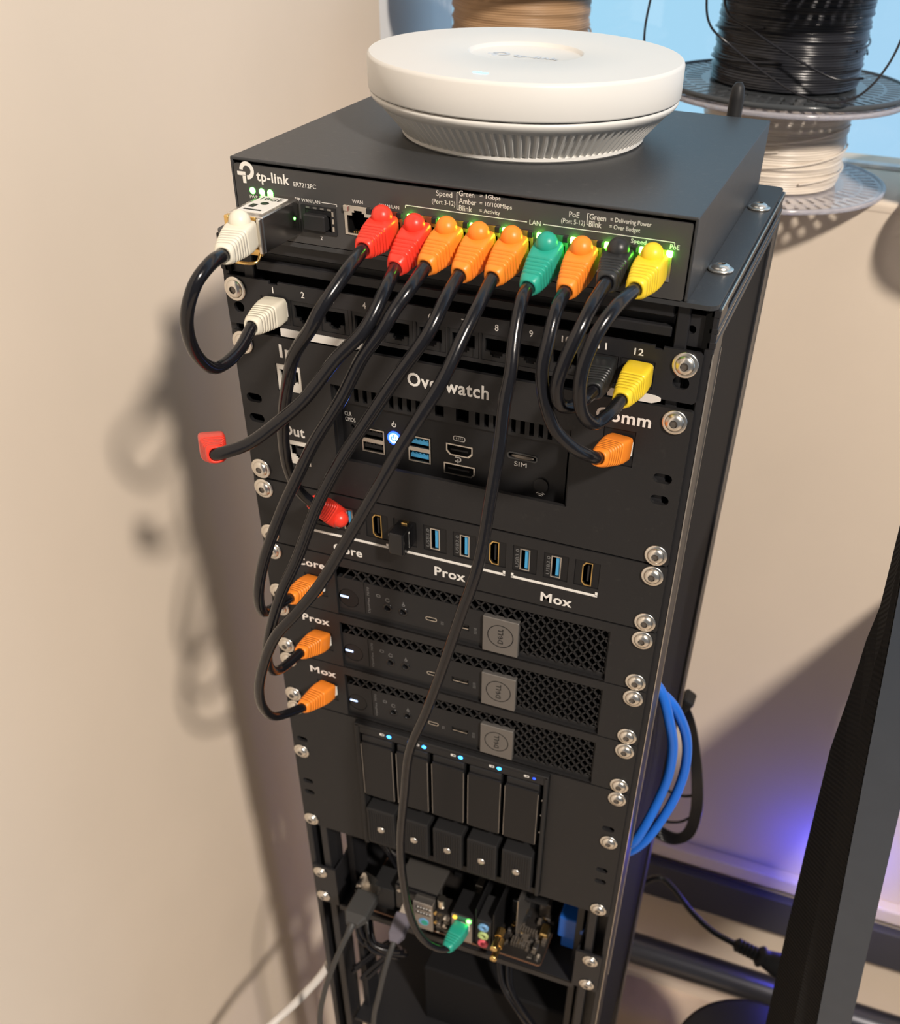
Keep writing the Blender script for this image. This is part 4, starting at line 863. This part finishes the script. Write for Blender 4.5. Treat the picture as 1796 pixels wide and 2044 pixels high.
# ------------------------------------------------------------------ filament spools on the sill
def spool(cx, cy, z, label, fil, fl, rw, h=66.6, seed=1, group='filament spools standing on the window sill'):
    rnd = random.Random(seed)
    t = thing('filament_spool', label, 'spool', (cx, cy, z), group)
    for z0 in (z, z + h - 4 + 3.5):
        holes = []
        for rr0, rr1, nn, wd in ((66, 79, 48, 3.2), (81.5, 93.5, 60, 3.2)):
            for k in range(nn):
                a = 2*PI*k/nn; c_, s_ = math.cos(a), math.sin(a)
                holes.append([(cx + r*c_ - w*s_, cy + r*s_ + w*c_) for r, w in ((rr0, -wd/2), (rr1, -wd/2), (rr1, wd/2), (rr0, wd/2))])
        b = B(); b.plateh(circ(cx, cy, 99, 120), holes + [circ(cx, cy, 27, 40)], z0 + 0.6, 2.2, fl)
        b.lathe((cx, cy, z0), (0, 0, 1), [(98, 0), (100, 0.3), (100, 3.7), (98, 4), (97.2, 3.4), (97.2, 0.6), (98, 0)], fl, 120)
        b.build('flange', t)
    prof = []; zz = 4.2; top = h - 0.6
    while zz < top:
        dr = rnd.uniform(-0.5, 0.7); 
        prof += [(rw-0.8+dr, zz), (rw+dr-0.15, zz+0.35), (rw+dr, zz+0.85), (rw+dr-0.15, zz+1.35)]; zz += 1.75
    prof = [(rw-4, 4.1)] + prof + [(rw-4, top)]
    b = B(); b.lathe((cx, cy, z), (0, 0, 1), prof, fil, 110, True, lambda r, hh, k, j: r + 0.5*math.sin(k*0.17+j*0.31)); 
    b.lathe((cx, cy, z), (0, 0, 1), [(27, 3.8), (27, h)], fl, 40); 
    b.build('winding', t)
    b = B()
    for k in range(5):                                                # crossing strands lying over the winding
        a0 = rnd.uniform(0, 6); pts = []
        z0 = rnd.uniform(10, 34); z1 = z0 + rnd.uniform(8, 24)
        for i in range(25):
            a = a0 + 2.6*i/24; pts.append((cx + (rw+1.6)*math.cos(a), cy + (rw+1.6)*math.sin(a), z + z0 + (z1-z0)*i/24))
        b.tube(pts, 0.9, fil, 8, 2)
    b.build('loose_strand', t)
    return t
SZ = 68.4
spool(86.5, 507, SZ+1.5, 'spool of white filament with clear flanges, under the black spool', 'fwhite', 'clear', 59.5, seed=3)
bs = spool(86.5, 507, SZ+1.5+71.6, 'spool of black filament stacked on the white one behind the router', 'fblack', 'smoke', 58.5, 72, seed=5)
spool(-150, 535, SZ, 'spool of white filament mostly hidden by the access point, under the tan one', 'fwhite', 'clear', 60, seed=8)
spool(-150, 535, SZ+71.6, 'spool of tan filament behind the access point, left of the black one', 'tan', 'smoke', 60, 72, seed=9)
spool(300, 512, SZ, 'clear-flanged spool cut off by the right edge of the picture, beside the white spool', 'fwhite', 'clear', 60, seed=12)
b = B(); zt = 0
b.tube([(22, 420, 260), (29, 420, 215), (34, 425, 190), (52, 430, 176), (84, 425, 160), (110, 418, 151), (134, 414, 149), (154, 416, 157), (168, 425, 180), (172, 430, 215), (170, 440, 262)], 0.9, 'fblack', 8, 8)
b.tube([(34, 452, 262), (40, 446, 200), (64, 440, 186), (96, 438, 172), (130, 440, 160), (150, 452, 160)], 0.9, 'fblack', 8, 8)
b.tube([(-6, 440, 262), (-13, 440, 215), (-17, 440, 176), (-10, 445, 146)], 0.9, 'fblack', 8, 8)
b.build('trailing_strand', bs)

for o in list(bpy.data.objects):
    if '_o' in o: del o['_o']
